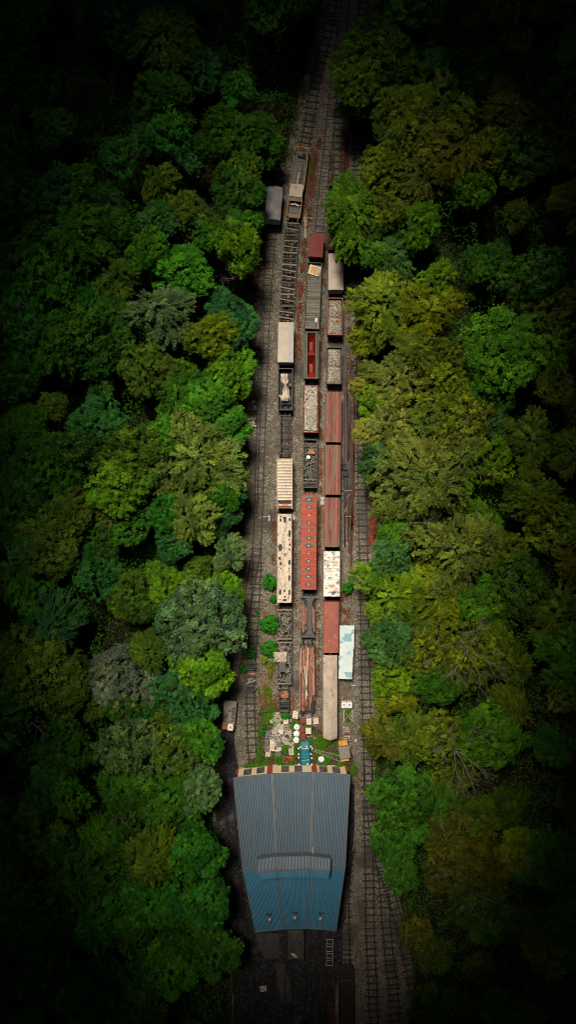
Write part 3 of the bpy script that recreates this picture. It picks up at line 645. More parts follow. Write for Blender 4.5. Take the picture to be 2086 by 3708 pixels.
for (x, y, nm, m_, lab) in ((-.3, 1.2, 'round_lid', m_white, 'round pale lid on the bent scrap'), (.3, 2.2, 'rusty_sheet', m_rust, 'brown rusty sheet near the top of the scrap wagon'), (-.1, -1.6, 'rusty_sheet', m_greyg, 'grey-green sheet below the round lid in the scrap wagon')):
    mb = MB()
    if nm == 'round_lid': mb.tube((0, 0, 0), (0, 0, .08), .33, n=20); mb.tube((0, 0, .08), (0, 0, .11), .12, n=10)
    else: mb.grid(8, 6, lambda u, v: ((u-.5)*1.3*(1-.4*v), (v-.5)*.9, .08*math.sin(u*9)))
    o = mb.build(nm, m_); o.location = (t.location.x+x, t.location.y+y, 1.95); tag(o, lab, 'lid' if nm == 'round_lid' else 'metal sheet')
# red coach
t, L = wag('red_coach', 'long red coach with a row of roof vents and bare grey patches', 'railway coach', (1120,1791), (1117,2134), 3.7)
under(t, L, 2.75, True); body_box(t, L, 2.7, 3.7, m_maroon, m_maroon, 10, .2); r_ = arc_roof(t, L, 2.75, 3.7, m_red, .2)
vy = [(868+k*45.6) for k in range(12)]
for k in range(12):
    y = L/2-.95-k*(L-1.9)/11; v_ = MB().tube((0, y, 3.68), (0, y, 3.8), .10, n=10).build('roof_vent', m_white, t); MB().tube((0, y, 3.8), (0, y, 3.86), .12, .06, n=10).build('vent_cap', m_white, v_)
    rq = random.Random(k)
    if k != 2: 
        mb = MB(); n = 12; w = rq.uniform(.5, 1.15); h = rq.uniform(.25, .5); pts = [(w*math.cos(6.283*q/n)*rq.uniform(.6, 1.1), h*math.sin(6.283*q/n)*rq.uniform(.6, 1.1)) for q in range(n)]
        mb.add([(p[0], y+p[1], 3.715-.2*(p[0]/1.43)**2) for p in pts]+[(0, y, 3.718)], [(q, (q+1) % n, n) for q in range(n)]); tag(mb.build('bare_patch', m_greyg, t), 'bare grey patch')
# bolster wagon
t, L = wag('bolster_wagon', 'bolster wagon with a grey I-shaped spine between rusty rail bundles', 'rail wagon', (1116.5,2158), (1115,2309), 1.7)
under(t, L, 2.7, True)
MB().box((0, 0, 1.1), (2.6, L-.3, .1)).build('floor', m_black, t)
for s in (-1, 1):
    MB().box((0, s*(L/2-.2), 1.6), (2.75, .35, .3)).build('end_beam', m_iron, t)
mb = MB(); mb.box((.35, 0, 1.75), (.75, L-1.0, .3))
for s in (-1, 1):
    mb.prism([(.35-.37, s*(L/2-1.2)), (.35+.37, s*(L/2-1.2)), (1.25, s*(L/2-.4)), (-.6, s*(L/2-.4))][::s], 1.57, 1.885)
mb.build('spine', m_iron, t)
for k in range(7): MB().box((-1.32, -L/2+.6+k*(L-1.2)/6, 1.45), (.1, .1, .7)).build('stanchion', m_iron, t)
_rg = 'rusty rails loaded on the middle row'
def loose_rail(a, b, z, m, lab, grp, w=.13, name='rusty_rail'):
    pa, pb = V(*a, z), V(*b, z); c = (pa+pb)/2; mb = MB(); d = (pb-pa)/2
    mb.bar(-d, d, w*.5, .14); mb.bar(-d+Vector((0, 0, .08)), d+Vector((0, 0, .08)), w*.75, .04); mb.bar(-d-Vector((0, 0, .07)), d-Vector((0, 0, .07)), w*1.2, .03)
    o = mb.build(name, m); o.location = c; return tag(o, lab, 'rail', grp)
r = random.Random(31)
for k in range(9):
    x = 1092+k*3.0; y0, y1 = r.uniform(2168, 2200), r.uniform(2270, 2298)
    loose_rail((x, y0), (x+r.uniform(-1.5, 1.5), y1), 1.45+.12*(k % 2), m_rust if k % 3 != 1 else m_iron, 'rusty rail stacked left of the grey spine on the bolster wagon', 'rails left of the spine')
for k in range(5):
    x = 1131+k*2.6; y0, y1 = r.uniform(2190, 2210), r.uniform(2265, 2300)
    loose_rail((x, y0), (x+r.uniform(-1.5, 1.5), y1), 1.45+.12*(k % 2), m_rust if k % 2 else m_iron, 'rusty rail stacked right of the grey spine on the bolster wagon', 'rails right of the spine')
# rail stack wagon
t, L = wag('flat_wagon', 'flat wagon buried under a deep stack of rusty rails', 'rail wagon', (1114,2332), (1113,2582), 1.2)
under(t, L, 2.7, True); MB().box((0, 0, 1.15), (2.7, L, .14)).build('floor', m_black, t)
for k in range(9):
    for s in (-1, 1): MB().box((s*1.33, -L/2+.8+k*(L-1.6)/8, 1.6), (.08, .1, .8)).build('stanchion', m_iron, t)
for k in range(58):
    x = 1088+(k % 23)*2.28+r.uniform(-.6, .6); lay = k//23
    if k < 23: y0, y1 = r.uniform(2333, 2352), r.uniform(2540, 2572)
    else: y0 = r.uniform(2335, 2440); y1 = min(2575, y0+r.uniform(90, 220))
    if x > 1126: y1 = min(y1, r.uniform(2500, 2560))
    loose_rail((x, y0), (x+r.uniform(-2.5, 2.5)*(lay+.3), y1), 1.35+.2*lay+r.uniform(0, .08), r.choice([m_rust, m_rust, m_rust, m_iron, m_canvas2 if lay and k % 4 == 0 else m_rustd]), 'rusty rail in the deep stack on the flat wagon', _rg)
for k, (a, b) in enumerate((((1116,2345), (1109,2530)), ((1103,2410), (1113,2520)))):
    loose_rail(a, b, 1.85, m_pole, 'long pale pole lying aslant on the deep rail stack', 'pale poles on the rail stack', .18, 'pale_pole')

# right row
t, L = wag('open_wagon', 'dark empty open wagon half hidden under the upper right tree', 'rail wagon', (1219,671), (1217,800), 2.2); under(t, L, 2.7, bm=m_rust); open_body(t, L, 2.75, 2.2, m_black, m_deck, lip=m_rustd)
t, L = wag('open_wagon', 'dark open wagon between the hidden wagon and the blue-ended van', 'rail wagon', (1217,815), (1216,904), 2.2); under(t, L, 2.7, bm=m_rust); open_body(t, L, 2.75, 2.2, m_maroon, m_black)
t, L, r_ = van('cream-roofed van with blue end, partly under the tree, right row', (1218,918), (1217,1048), 2.7, 3.7, m_cream, m_blueend, m_blueend, rise=.34)
roof_ribs(r_, L, 2.7, 3.7, m_creamp, [-L/6, L/6], .34, up=.01)
def gravel_wagon(label, p0, p1, lab2, seed, blue=False):
    t, L = wag('gravel_wagon', label, 'rail wagon', p0, p1, 2.5, 'gravel wagons in the right row'); under(t, L, 2.7, bm=m_rust); open_body(t, L, 2.75, 2.5, m_redm, m_black, lip=m_redm if blue else m_iron)
    MB().box((0, -.02, 2.4), (2.5, .07, .1)).build('cross_bar', m_iron, t)
    def f(u, v):
        x, y = (u-.5)*2.45, (v-.5)*(L-.25); e = min(1, 2.2*min(u, 1-u, (v*L/2.5), (1-v)*L/2.5)); sad = .16*math.exp(-((v-.5)/.07)**2)
        return (x, y, 1.75+.72*math.sqrt(max(0, e))-sad+.09*noise.noise(Vector((x*3, y*3, seed)))+.06*noise.noise(Vector((x*8, y*8, seed))))
    o = MB().grid(34, 80, f).build('gravel_load', m_gravel); o.location = t.location; o.rotation_euler = t.rotation_euler; tag(o, lab2, 'gravel', kind='stuff'); return t
t = gravel_wagon('gravel wagon with red side, upper one next to the blue-ended van', (1215,1079), (1213,1213), 'grey gravel heaped in the upper gravel wagon', 2, True)
o = MB().ball((0, 0, 0), .3, fz=.4).build('orange_lump', m_gravelw); o.location = (*P(1219,1158,2.5), 2.52); tag(o, 'orange lump lying on the upper gravel load', 'lump')
gravel_wagon('gravel wagon with red side, lower one just above the red vans', (1212,1257), (1210,1390), 'pale gravel heaped in two mounds in the lower gravel wagon', 6)
for (p0, p1, lab) in (((1209,1420), (1207.5,1600), 'first of three brown-red boarded vans, just below the gravel wagons'), ((1207,1612), (1205,1790), 'second of three brown-red boarded vans, with a dark worn roof patch'), ((1204,1803), (1202.5,1980), 'third of three brown-red boarded vans, just above the white streaked roof')):
    t, L, r_ = van(lab, p0, p1, 2.7, 3.8, m_redb, m_redb, m_maroon, rise=.34)
t, L, r_ = van('van with peeling white streaked roof, between two red-roofed vans', (1202,1997), (1201,2159), 2.9, 3.8, m_mottle, m_iron, m_iron, rise=.1)
roof_ribs(r_, L, 2.95, 3.8, m_cream, [-L/2+.05]+[-L/2+L*k/8 for k in range(1, 8)]+[L/2-.05], .1, .07)
MB().bar((-1.45, -L/2, 3.72), (-1.45, L/2, 3.72), .08, .08).bar((1.45, -L/2, 3.72), (1.45, L/2, 3.72), .08, .08).build('edge_trim', m_cream, r_)
t, L, r_ = van('plain faded red van with scratched smooth roof, above the sheeted wagon', (1200.5,2180), (1199.5,2363), 2.65, 3.6, m_redm, m_maroon, m_maroon, rise=.14)
mb = MB(); c0 = None; prev = None
for k in range(12):
    a = k*.5; p = Vector((.55+.28*math.cos(a)+.04*k, -1.6+.35*math.sin(a), 3.63)); 
    if prev: mb.tube(prev, p, .03, n=5)
    prev = p
mb.build('loose_rope', m_canvas, t)
# sheeted wagon
t, L = wag('sheeted_wagon', 'long wagon under a smooth pale tarpaulin, lower end of the right row', 'rail wagon', (1197,2374), (1197,2677), 3.5)
under(t, L, 2.7, True); MB().box((0, 0, 2.1), (2.4, L-.5, 1.9)).build('body', m_iron, t)
def tp(u, v):
    s = (u-.5)*2; y = (v-.5)*L; n1 = noise.noise(Vector((s*2, y*.5, 3))); e = max(0, 1-min(v, 1-v)*16)
    z = 3.6-.5*abs(s)**1.3+.09*n1+.05*noise.noise(Vector((s*4+y*.6, y*1.5, 7)))-.3*e*e*(.4+.6*abs(s))
    x = s*(1.42+.05*noise.noise(Vector((s, y*.4, 9))))*(1-.01*e)
    if abs(s) > .9: z -= (abs(s)-.9)*14
    return (x, y+(.25*(1-abs(s))*(-1 if v < .1 else 0)), max(1.1, z))
MB().grid(40, 120, tp).build('tarpaulin', m_canvas2, t, smooth=True)
mb = MB()
for k in range(8): mb.bar((-1.2+.12*k, L/2-.2-.04*k, 3.2), (-1.2+.12*(k+1), L/2-.2-.05*k, 3.25), .08, .05)
for s in (-1, 1): mb.tube((0, L/2+.2, 2.9), (s*.6, L/2-.6, 3.5), .05, n=5)
mb.build('lashing', m_timber, t)
for k in range(7): MB().box((random.Random(k).uniform(-.8, .8), -L/2+1.5+k*1.7, 3.44), (.12, .1, .25), .3).build('eyelet_patch', m_block, t)
# corrugated pale sheets shelter
a, b, c, d = V(1230,2264,2.4), V(1283,2265,2.4), V(1278,2461,2.4), V(1229,2459,2.4); ctr = (a+b+c+d)/4
s_ = thing('sheet_roof_shelter', 'low shelter roofed with seven pale blue sheets, right of the red van', 'shelter', (ctr.x, ctr.y, 0))
for k in range(7):
    v0, v1 = k/7, (k+1)/7+.012*(k < 6)
    dx = [.06, .05, .07, .0, -.08, -.06, -.1][k]
    q = [a.lerp(d, v0), b.lerp(c, v0), b.lerp(c, v1), a.lerp(d, v1)]; z = 2.4-.035*k
    mb = MB(); q = [(p.x-ctr.x+dx, p.y-ctr.y) for p in q]
    mb.prism(q[::-1], z-.03, z); p_ = mb.build('roof_sheet', m_sheet, s_)
    mb = MB(); rq = random.Random(k)
    for j in range(9):
        u = rq.random(); x = q[0][0]+(q[1][0]-q[0][0])*(.05+.9*u*rq.random()); mb.box((x, q[0][1]-.05, z+.012), (rq.uniform(.05, .3), .05, .02))
    mb.build('seam_tar', m_blue, p_)
mb = MB()
for p in (a, b, c, d, a.lerp(d, .5), b.lerp(c, .5)): mb.tube(((p.x-ctr.x)*.93, (p.y-ctr.y)*.97, 0), ((p.x-ctr.x)*.93, (p.y-ctr.y)*.97, 2.15), .07, n=6)
mb.build('post', m_timber, s_)
# flatbed on asphalt siding
t, L = wag('flatbed_wagon', 'short flatbed with worn deck and rusty orange end on the asphalt siding', 'rail wagon', (834.5,2538), (826,2643), 1.3)
under(t, L, 2.3, False, 1.05); MB().box((0, .7, 1.2), (2.3, L-1.4, .14)).build('deck', m_timber, t)
MB().box((0, -L/2+.75, 1.2), (2.3, 1.45, .14)).build('rusty_deck', m_rust, t)
MB().box((0, .8, 1.29), (.5, .45, .04)).build('hatch', m_iron, t)
for s in (-1, 1): MB().box((s*1.15, 0, 1.1), (.1, L, .3)).build('side_beam', m_rustd, t)
MB().box((.72, .2, 1.29), (.7, 2.8, .05)).build('dark_panel', m_iron, t)
for k in range(6): MB().box((.45+.4*(k % 2), 1.5-k*.55, 1.34), (.4, .05, .05)).build('orange_bracket', m_yrail, t)
for k in range(2): MB().box((-.6+.25*k, -.1-.1*k, 1.3), (.08, .7, .05), .2).build('lever', m_black, t)
MB().ball((-.55, -L/2+1.1, 1.5), .33, fz=.7).build('sack', m_block, t)
fb = t
# water tanks
def tank(label, px, py, z, rz=0):
    t = thing('water_tank', label, 'water tank', (*P(px, py, z+1), z), rz, 'caged white water tanks')
    mb = MB(); w, h = .52, .98; pts = [(-w,-w+.12),(-w+.12,-w),(w-.12,-w),(w,-w+.12),(w,w-.12),(w-.12,w),(-w+.12,w),(-w,w-.12)]
    mb.prism([(x*.95, y*1.15) for x, y in pts], .16, h); mb.build('bottle', m_white, t)
    MB().box((0, 0, .07), (1.05, 1.22, .12)).build('pallet', m_timber, t)
    mb = MB()
    for k in range(4):
        x = -.42+.28*k; mb.bar((x, -.63, h+.03), (x, .63, h+.03), .025, .025)
        for s in (-1, 1): mb.bar((x, s*.63, .14), (x, s*.63, h+.03), .025, .025)
    for k in range(4): 
        y = -.5+.33*k; mb.bar((-.54, y, h+.03), (.54, y, h+.03), .025, .025)
        for s in (-1, 1): mb.bar((s*.54, y, .14), (s*.54, y, h+.03), .025, .025)
    mb.build('cage', m_block, t); MB().tube((0, 0, h), (0, 0, h+.07), .14, n=12).build('cap', m_blue, t)
    return t
tank('white caged water tank, left one of the pair by the tarpaulin wagon', 1246.5, 2553, 0)
tank('white caged water tank, right one of the pair, with a teal cap', 1266, 2553, 0)
tank('white caged water tank standing on the flatbed wagon end', 834, 2634, 1.27, fb.rotation_euler.z)

# ---------------------------------------------------------------- the shed
sh = thing('train_shed', 'wedge-shaped train shed with blue corrugated roof and cream front wall', 'train shed', (*P(1062, 3100, 0), 0))
O = Vector(sh.location); EZ, RZ = 5.0, 8.7
Nn = [V(845,2817,EZ), V(986,2802,EZ), V(1135,2797,EZ), V(1268,2806,EZ)]
Rn = [V(879,3152,RZ), V(1003,3141,RZ), V(1124,3138,RZ), V(1250,3145,RZ)]
Sn = [V(924,3376,EZ), V(1028,3364,EZ), V(1115,3362,EZ), V(1218,3369,EZ)]
Nn, Rn, Sn = [[p-O for p in q] for q in (Nn, Rn, Sn)]
def corr(A, B, C, D, n, m, name, par, amp=.085, under_=True):      # A,B low edge, D,C high edge
    mb = MB(); cols = 4*n; h = [amp, amp, -amp, -amp]
    rows = 10; mb.grid(cols, rows, lambda u, v: tuple(A.lerp(B, u).lerp(D.lerp(C, u), v) + Vector((0, 0, h[round(u*cols) % 4]))))
    o = mb.build(name, m, par); o.data.materials.append(m_trough_shade if m in (m_roofn, m_roofm) else m_trough_shade2)
    for q in o.data.polygons:
        if q.index % cols % 4 in (1, 2): q.material_index = 1  # one rib side and the trough darkened to stand for rib shade
    if under_:
        MB().add([p-Vector((0, 0, .14)) for p in (A, D, C, B)], [(0,1,2,3)]).build('roof_lining', m_flash, o)
    return o
for k in range(3):
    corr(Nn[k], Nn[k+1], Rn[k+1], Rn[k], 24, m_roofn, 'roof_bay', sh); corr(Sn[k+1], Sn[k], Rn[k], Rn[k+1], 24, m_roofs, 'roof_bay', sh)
up = Vector((0, 0, .1))
for q in (1, 2):
    mb = MB(); mb.bar(Nn[q]+up, Rn[q]+up, .34, .05); mb.bar(Rn[q]+up, Sn[q]+up, .30, .05); mb.build('valley_flashing', m_flash, sh)
mb = MB()
for k in range(3): mb.bar(Rn[k]+up*1.2, Rn[k+1]+up*1.2, .34, .07)
mb.build('ridge_cap', m_flash, sh)
for A_, off in ((Nn, .28), (Sn, -.22)):
    mb = MB()
    for k in range(3):
        mb.bar(A_[k]+Vector((0, -off*2.4, .26)), A_[k+1]+Vector((0, -off*2.4, .26)), .10, .05); mb.bar(A_[k]+Vector((0, 0, -.05)), A_[k+1]+Vector((0, 0, -.05)), .14, .2)
    mb.build('gutter', m_flash, sh)
for k in (0, 3):
    mb = MB(); mb.bar(Nn[k]-up*.4, Rn[k]-up*.4, .12, .3); mb.bar(Rn[k]-up*.4, Sn[k]-up*.4, .12, .3); mb.build('verge_board', m_flash, sh)
# monitor roof
MN = [V(931,3113,10.15), V(996,3102,10.15), V(1124,3100,10.15), V(1197,3109,10.15)]; MR = [V(933,3159,10.65), V(1000,3150,10.65), V(1123,3147,10.65), V(1196,3153,10.65)]; MS = [V(941,3187,10.1), V(1007,3179,10.1), V(1121,3178,10.1), V(1189,3182,10.1)]
MN, MR, MS = [[p-O for p in q] for q in (MN, MR, MS)]
mon = MB()
for k in range(3):
    lo = lambda p, z: Vector((p.x, p.y, z))
    ins = .12
    for A_, s in ((MN, -1), (MS, 1)):
        a_, b_ = A_[k]+Vector((0, s*.25, -.1)), A_[k+1]+Vector((0, s*.25, -.1)); mon.add([lo(a_, 7.2), lo(b_, 7.2), b_, a_], [(0,1,2,3)])
for k, sgn in ((0, 1), (3, -1)):
    a_, b_, c_ = [p+Vector((sgn*.12, 0, -.1)) for p in (MN[k], MR[k], MS[k])]
    mon.add([Vector((a_.x, a_.y-.25, 7.2)), Vector((c_.x, c_.y+.25, 7.2)), c_+Vector((0, .25, 0)), b_, a_-Vector((0, .25, 0))], [(0,1,2,3,4)])
mw = mon.build('clerestory_wall', m_flash, sh)
for k, n in ((0, 13), (1, 24), (2, 14)):
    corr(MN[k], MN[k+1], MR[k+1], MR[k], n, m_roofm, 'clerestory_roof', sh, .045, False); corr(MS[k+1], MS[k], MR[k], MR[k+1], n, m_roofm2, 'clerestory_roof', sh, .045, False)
mb = MB()
for k in range(3): mb.bar(MR[k]+up, MR[k+1]+up, .28, .06)
for k in (0, 3): mb.bar(MN[k], MR[k], .08, .16); mb.bar(MR[k], MS[k], .08, .16)
for k in (1, 2): mb.bar(MN[k]+up, MR[k]+up, .2, .04); mb.bar(MR[k]+up, MS[k]+up, .2, .04)
mb.build('clerestory_cap', m_flash, mw)
# walls
WB = [V(866,2786), V(969,2771), V(988,2770.6), V(1127,2769), V(1146,2769), V(1249,2776)]; WB = [p-O for p in WB]
SB = [Vector((p.x*.93, p.y+.5, 0)) for p in Sn]
def wallseg(a, b, z, m, th=.2, name='wall', z0=0): return MB().bar(a+Vector((0, 0, (z+z0)/2)), b+Vector((0, 0, (z+z0)/2)), th, z-z0).build(name, m, sh)
wf = []
for k in (0, 2, 4):
    wf.append(wallseg(WB[k], WB[k+1], 4.75, m_render))
for k in (1, 3): wallseg(WB[k], WB[k+1], 4.78, m_brick, .3, 'brick_pier')
for a, b in ((WB[0]+Vector((-.45, -.1, 0)), WB[0]+Vector((0, 0, 0))), (WB[5], WB[5]+Vector((.45, -.1, 0)))): wallseg(a, b, 4.78, m_brick, .3, 'brick_pier')
wallseg(WB[0]+Vector((-.4, -.1, 0)), SB[0], 4.7, m_brick); wallseg(WB[5]+Vector((.4, -.1, 0)), SB[3], 4.7, m_brick)
for k in range(3):
    wallseg(SB[k], SB[k+1], 4.7, m_brick); c_ = SB[k].lerp(SB[k+1], .5); 
    d_ = MB().box((c_.x, c_.y-.16, 2.05), (3.2, .08, 4.1)).build('shed_door', m_black, sh); MB().box((c_.x, c_.y-.23, 1.1), (.1, .04, .3)).build('handle', m_iron, d_)
def window(px0, px1, seg, z0=1.1, z1=3.85):
    a, b = WB[seg], WB[seg+1]; d = (b-a); x0 = P(px0, 0, 3.0)[0]-O.x; x1 = P(px1, 0, 3.0)[0]-O.x
    t0, t1 = (x0-a.x)/d.x, (x1-a.x)/d.x; n = Vector((-d.y, d.x, 0)).normalized()
    if n.y < 0: n = -n
    p, q = a+d*t0, a+d*t1; w = MB(); zz = (z0+z1)/2
    w.bar(p+n*.112+Vector((0, 0, zz)), q+n*.112+Vector((0, 0, zz)), .04, z1-z0); win = w.build('window', m_glass, sh)
    mb = MB()
    for k in range(6): c = p.lerp(q, k/5)+n*.145; mb.box((c.x, c.y, zz), (.045, .045, z1-z0))
    for k in range(6): z = z0+(z1-z0)*k/5; mb.bar(p+n*.15+Vector((0, 0, z)), q+n*.15+Vector((0, 0, z)), .05, .045)
    mb.build('window_frame', m_frame, win); MB().bar(p+n*.17+Vector((0, 0, z0-.06)), q+n*.17+Vector((0, 0, z0-.06)), .16, .08).build('sill', m_block, win)
for a, b, s in ((882,910,0), (930,957,0), (1019,1046,2), (1067,1094,2), (1157,1185,4), (1205,1232,4)): window(a, b, s)
for q in (WB[0]+Vector((-.3, .35, 0)), WB[5]+Vector((.2, .35, 0))):
    l_ = MB().tube((q.x, q.y-.3, 4.2), (q.x, q.y+.15, 4.35), .04, n=6).build('wall_lamp', m_black, sh); MB().ball((q.x, q.y+.15, 4.25), .22).build('lamp_shade', m_black, l_)
for px, py, bx, by in ((977,3331,974,3310), (1069,3325,1068,3303), (1161,3328,1163,3306)):
    g = V(px, py, 6.6)-O; b_ = V(bx, by, 6.3)-O
    v_ = MB().tube((g.x, g.y+.2, 5.2), (g.x, g.y+.2, 6.2), .12, n=8).bar((g.x, g.y+.2, 6.2), (b_.x, b_.y, 6.35), .2, .14).build('roof_vent', m_iron, sh)
    MB().ball((g.x, g.y+.05, 6.5), .3, fz=1.1).build('vent_globe', m_cream, v_)
    mb = MB(); mb.bar((b_.x-.5, b_.y, 6.35), (b_.x+.5, b_.y, 6.35), .14, .08)
    for k in range(6): mb.bar((b_.x-.45+.18*k, b_.y-.12, 6.4), (b_.x-.45+.18*k, b_.y+.12, 6.4), .04, .04)
    mb.build('vent_bracket', m_black, v_)
g = V(1132,3093,8.6)-O; ch = MB().bar((g.x, g.y-.3, 8.5), (g.x+.1, g.y+1.1, 8.35), .16, .25).build('chimney', m_cream, sh); MB().ball((g.x, g.y-.4, 8.7), .24).build('chimney_cowl', m_cream, ch)

# ---------------------------------------------------------------- yard goods at the shed front
# car under teal tarpaulin
cp = V(1106, 2731, .9); t = thing('covered_car', 'car wrapped in a teal tarpaulin with white straps, against the shed front', 'covered car', (cp.x, cp.y+.15, 0), R(3))
def car(u, v):
    s = (u-.5)*2; y = (v-.5)*4.5
    prof = [(-2.25,.75),(-1.9,.95),(-1.2,1.05),(-.75,1.5),(.8,1.52),(1.3,1.08),(1.9,.9),(2.25,.6)]
    h = interp([(a, b) for a, b in prof], y); hw = .72+.1*noise.noise(Vector((y*.8, s > 0, 2)))
    if abs(s) < .62: x = s/.62*hw; z = h-.05*(s/.62)**2
    else: q = (abs(s)-.62)/.38; x = math.copysign(hw+q*(.45+.22*noise.noise(Vector((y*1.1, s, 5)))), s); z = h*(1-q)**1.1+.03
    z += .04*noise.noise(Vector((x*3, y*2, 1)))
    return (x*(1-.12*max(0, v-.85)*4), y, max(.03, z))
MB().grid(28, 40, car).build('tarpaulin', m_teal, t)
for y in (1.05, -1.15):
    mb = MB(); z = 1.36 if y > 0 else 1.14
    pr = [car(.5+.31*(k/5-1)*1.0, (y+2.25)/4.5) for k in range(11)]
    for p, q in zip(pr, pr[1:]): mb.bar(Vector(p)+Vector((0, 0, .05)), Vector(q)+Vector((0, 0, .05)), .06, .03)
    mb.build('strap', m_white, t)
for k, (px, py) in enumerate(((1089,2705),(1111,2704),(1126,2703),(1081,2710),(1131,2710),(1082,2731),(1082,2743),(1126,2730),(1129,2745),(1083,2768),(1114,2767),(1129,2768))):
    z = 1.0 if 1085 < px < 1120 else .75; o = MB().box((0, 0, 0), (.3, .34, .1)).build('paving_slab', m_blockw); o.location = (*P(px, py, z+.1), z+.12); o.rotation_euler = (0, 0, .1*k); tag(o, 'small pale slab holding down the teal tarpaulin of the car', 'slab', 'slabs on the car tarpaulin')
# bulk bags
def bag(px, py, lab, seed):
    t = thing('bulk_bag', lab, 'bulk bag', (*P(px, py, .5), 0), seed, 'white bulk bags')
    mb = MB().grid(20, 12, lambda u, v: ((.62+.05*noise.noise(Vector((u*6, v*5, seed))))*math.cos(6.2832*(u % 1))*math.sin(math.pi*(.08+.92*v))**.5, .62*math.sin(6.2832*(u % 1))*math.sin(math.pi*(.08+.92*v))**.5, .45-.45*math.cos(math.pi*(1-v))*-1*.98+.04*noise.noise(Vector((math.cos(6.28*u)*3, v*5, seed)))))
    mb.build('bag', m_white, t, smooth=True)
    mb = MB(); r = random.Random(seed); p = Vector((-.4, 0, .9))
    for k in range(5): q = Vector((-.4+.2*k, r.uniform(-.3, .3), .93)); mb.bar(p, q, .06, .03); p = q
    mb.build('strap', m_blue, t)
bag(1075,2633,'uppermost of three white bulk bags beside the rubble',1); bag(1074,2657,'middle one of three white bulk bags beside the rubble',2); bag(1073,2680,'lowest of three white bulk bags, with blue lettering',3); bag(1164,2749,'lone white bulk bag in the weeds between car and crane',4)
def stack(name, lab, px, py, w, l, h, m, nx, ny, grp, rz=0, gap=.05, seed=0, top=None):
    c = P(px, py, h); t = thing(name, lab, name.replace('_', ' '), (*c, 0), rz, grp); r = random.Random(seed+int(px)); mb = MB()
    MB().box((0, 0, .06), (w, l, .12)).build('pallet', m_timber, t); nz = max(1, int((h-.12)/.25)); hz = (h-.12)/nz
    for i in range(nx):
        for j in range(ny):
            for k in range(nz):
                if k == nz-1 and r.random() < .12: continue
                mb.box((-w/2+w*(i+.5)/nx, -l/2+l*(j+.5)/ny, .12+hz*(k+.5)), (w/nx-gap, l/ny-gap, hz-.01), r.uniform(-.06, .06))
    mb.build('bricks' if m is m_brick else 'blocks', m, t); return t
G1 = 'brick pallets by the bulk bags'
stack('brick_stack', 'red brick pallet, uppermost of three beside the bulk bags', 1097, 2612, .95, .85, .9, m_brick, 6, 4, G1)
stack('brick_stack', 'red brick pallet, middle of three beside the bulk bags', 1096, 2645, .9, .9, .9, m_brick, 6, 4, G1)
stack('brick_stack', 'red brick pallet, lowest of three, just above the covered car', 1098, 2671, .75, .95, .8, m_brick, 5, 4, G1)
G2 = 'pale block pallets by the bricks'
stack('block_stack', 'pale block pallet right of the uppermost brick pallet', 1119, 2613, .95, 1.15, .9, m_blockw, 3, 3, G2, gap=.02)
stack('block_stack', 'pale block pallet right of the middle brick pallet', 1117, 2647, 1.0, 1.1, .9, m_blockw, 2, 3, G2, gap=.02)
stack('block_stack', 'pale block pallet nearest the tarpaulin wagon', 1145, 2612, .95, 1.1, .8, m_blockw, 3, 3, G2, .1, gap=.04)
stack('block_stack', 'dark slab pallet at the end of the rusty rail stack', 1118, 2588, .95, 1.1, .8, m_block, 4, 2, G2, gap=.04)
stack('block_stack', 'leaning pale slab pallet above the bulk bags', 1070, 2590, 1.0, 1.4, .9, m_blockw, 2, 5, G2, -.1, gap=.03)
G3 = 'block pallets around the rubble'
stack('block_stack', 'square pale pallet at the upper right of the rubble', 1035, 2613, .9, 1.0, .9, m_blockw, 1, 2, G3, gap=.02)
stack('block_stack', 'square grey pallet just below the upper right pale pallet', 1036, 2635, .9, .9, .8, m_block, 2, 2, G3, gap=.02)
stack('block_stack', 'single pale pallet in the weeds at the upper left of the rubble', 984, 2612, .6, .75, .6, m_blockw, 2, 2, G3, gap=.03)
stack('block_stack', 'dark grey block pallet at the left edge of the rubble', 970, 2660, 1.0, 1.3, 1.0, m_block, 4, 5, G3)
stack('block_stack', 'dark grey block pallet directly below the left edge pallet', 966, 2688, .7, .9, .9, m_block, 3, 3, G3)
stack('block_stack', 'dark block pallet left of the loose white bricks', 967, 2712, .9, 1.1, .9, m_block, 5, 5, G3)
stack('block_stack', 'upright white slab pallet nearest the shed wall', 971, 2732, 1.0, 1.0, .8, m_blockw, 5, 1, G3, gap=.07)
stack('block_stack', 'grey slatted pallet right of the loose white bricks', 1010, 2697, .9, 1.0, 1.0, m_block, 2, 5, G3)
stack('block_stack', 'white stepped block pallet below the slatted grey pallet', 1010, 2714, .95, .8, 1.0, m_blockw, 3, 2, G3)
stack('block_stack', 'dark pallet between rubble and loose white bricks', 990, 2675, 1.1, .7, .8, m_block, 3, 3, G3)
stack('block_stack', 'dark low pallet under the white stepped pallet', 1008, 2734, 1.1, .7, .5, m_block, 4, 3, G3)
stack('block_stack', 'white slatted pallet left of the covered car', 1055, 2723, .95, 1.25, .8, m_blockw, 2, 7, G3, .08, gap=.07)
t = thing('crate', 'open crate of red goods near the shed wall', 'crate', (*P(1033,2750,.5), 0)); MB().box((0, 0, .1), (.95, 1.1, .1)).build('floor', m_timber, t)
for s in (-1, 1): MB().box((s*.45, 0, .35), (.06, 1.1, .5)).build('side', m_timber, t); MB().box((0, s*.52, .35), (.84, .06, .5)).build('end', m_timber, t)
mb = MB(); r = random.Random(4)
for k in range(12): mb.box((r.uniform(-.3, .3), r.uniform(-.35, .2), .5), (.16, .3, .12), r.uniform(0, 3))
mb.build('red_contents', m_bred, t)
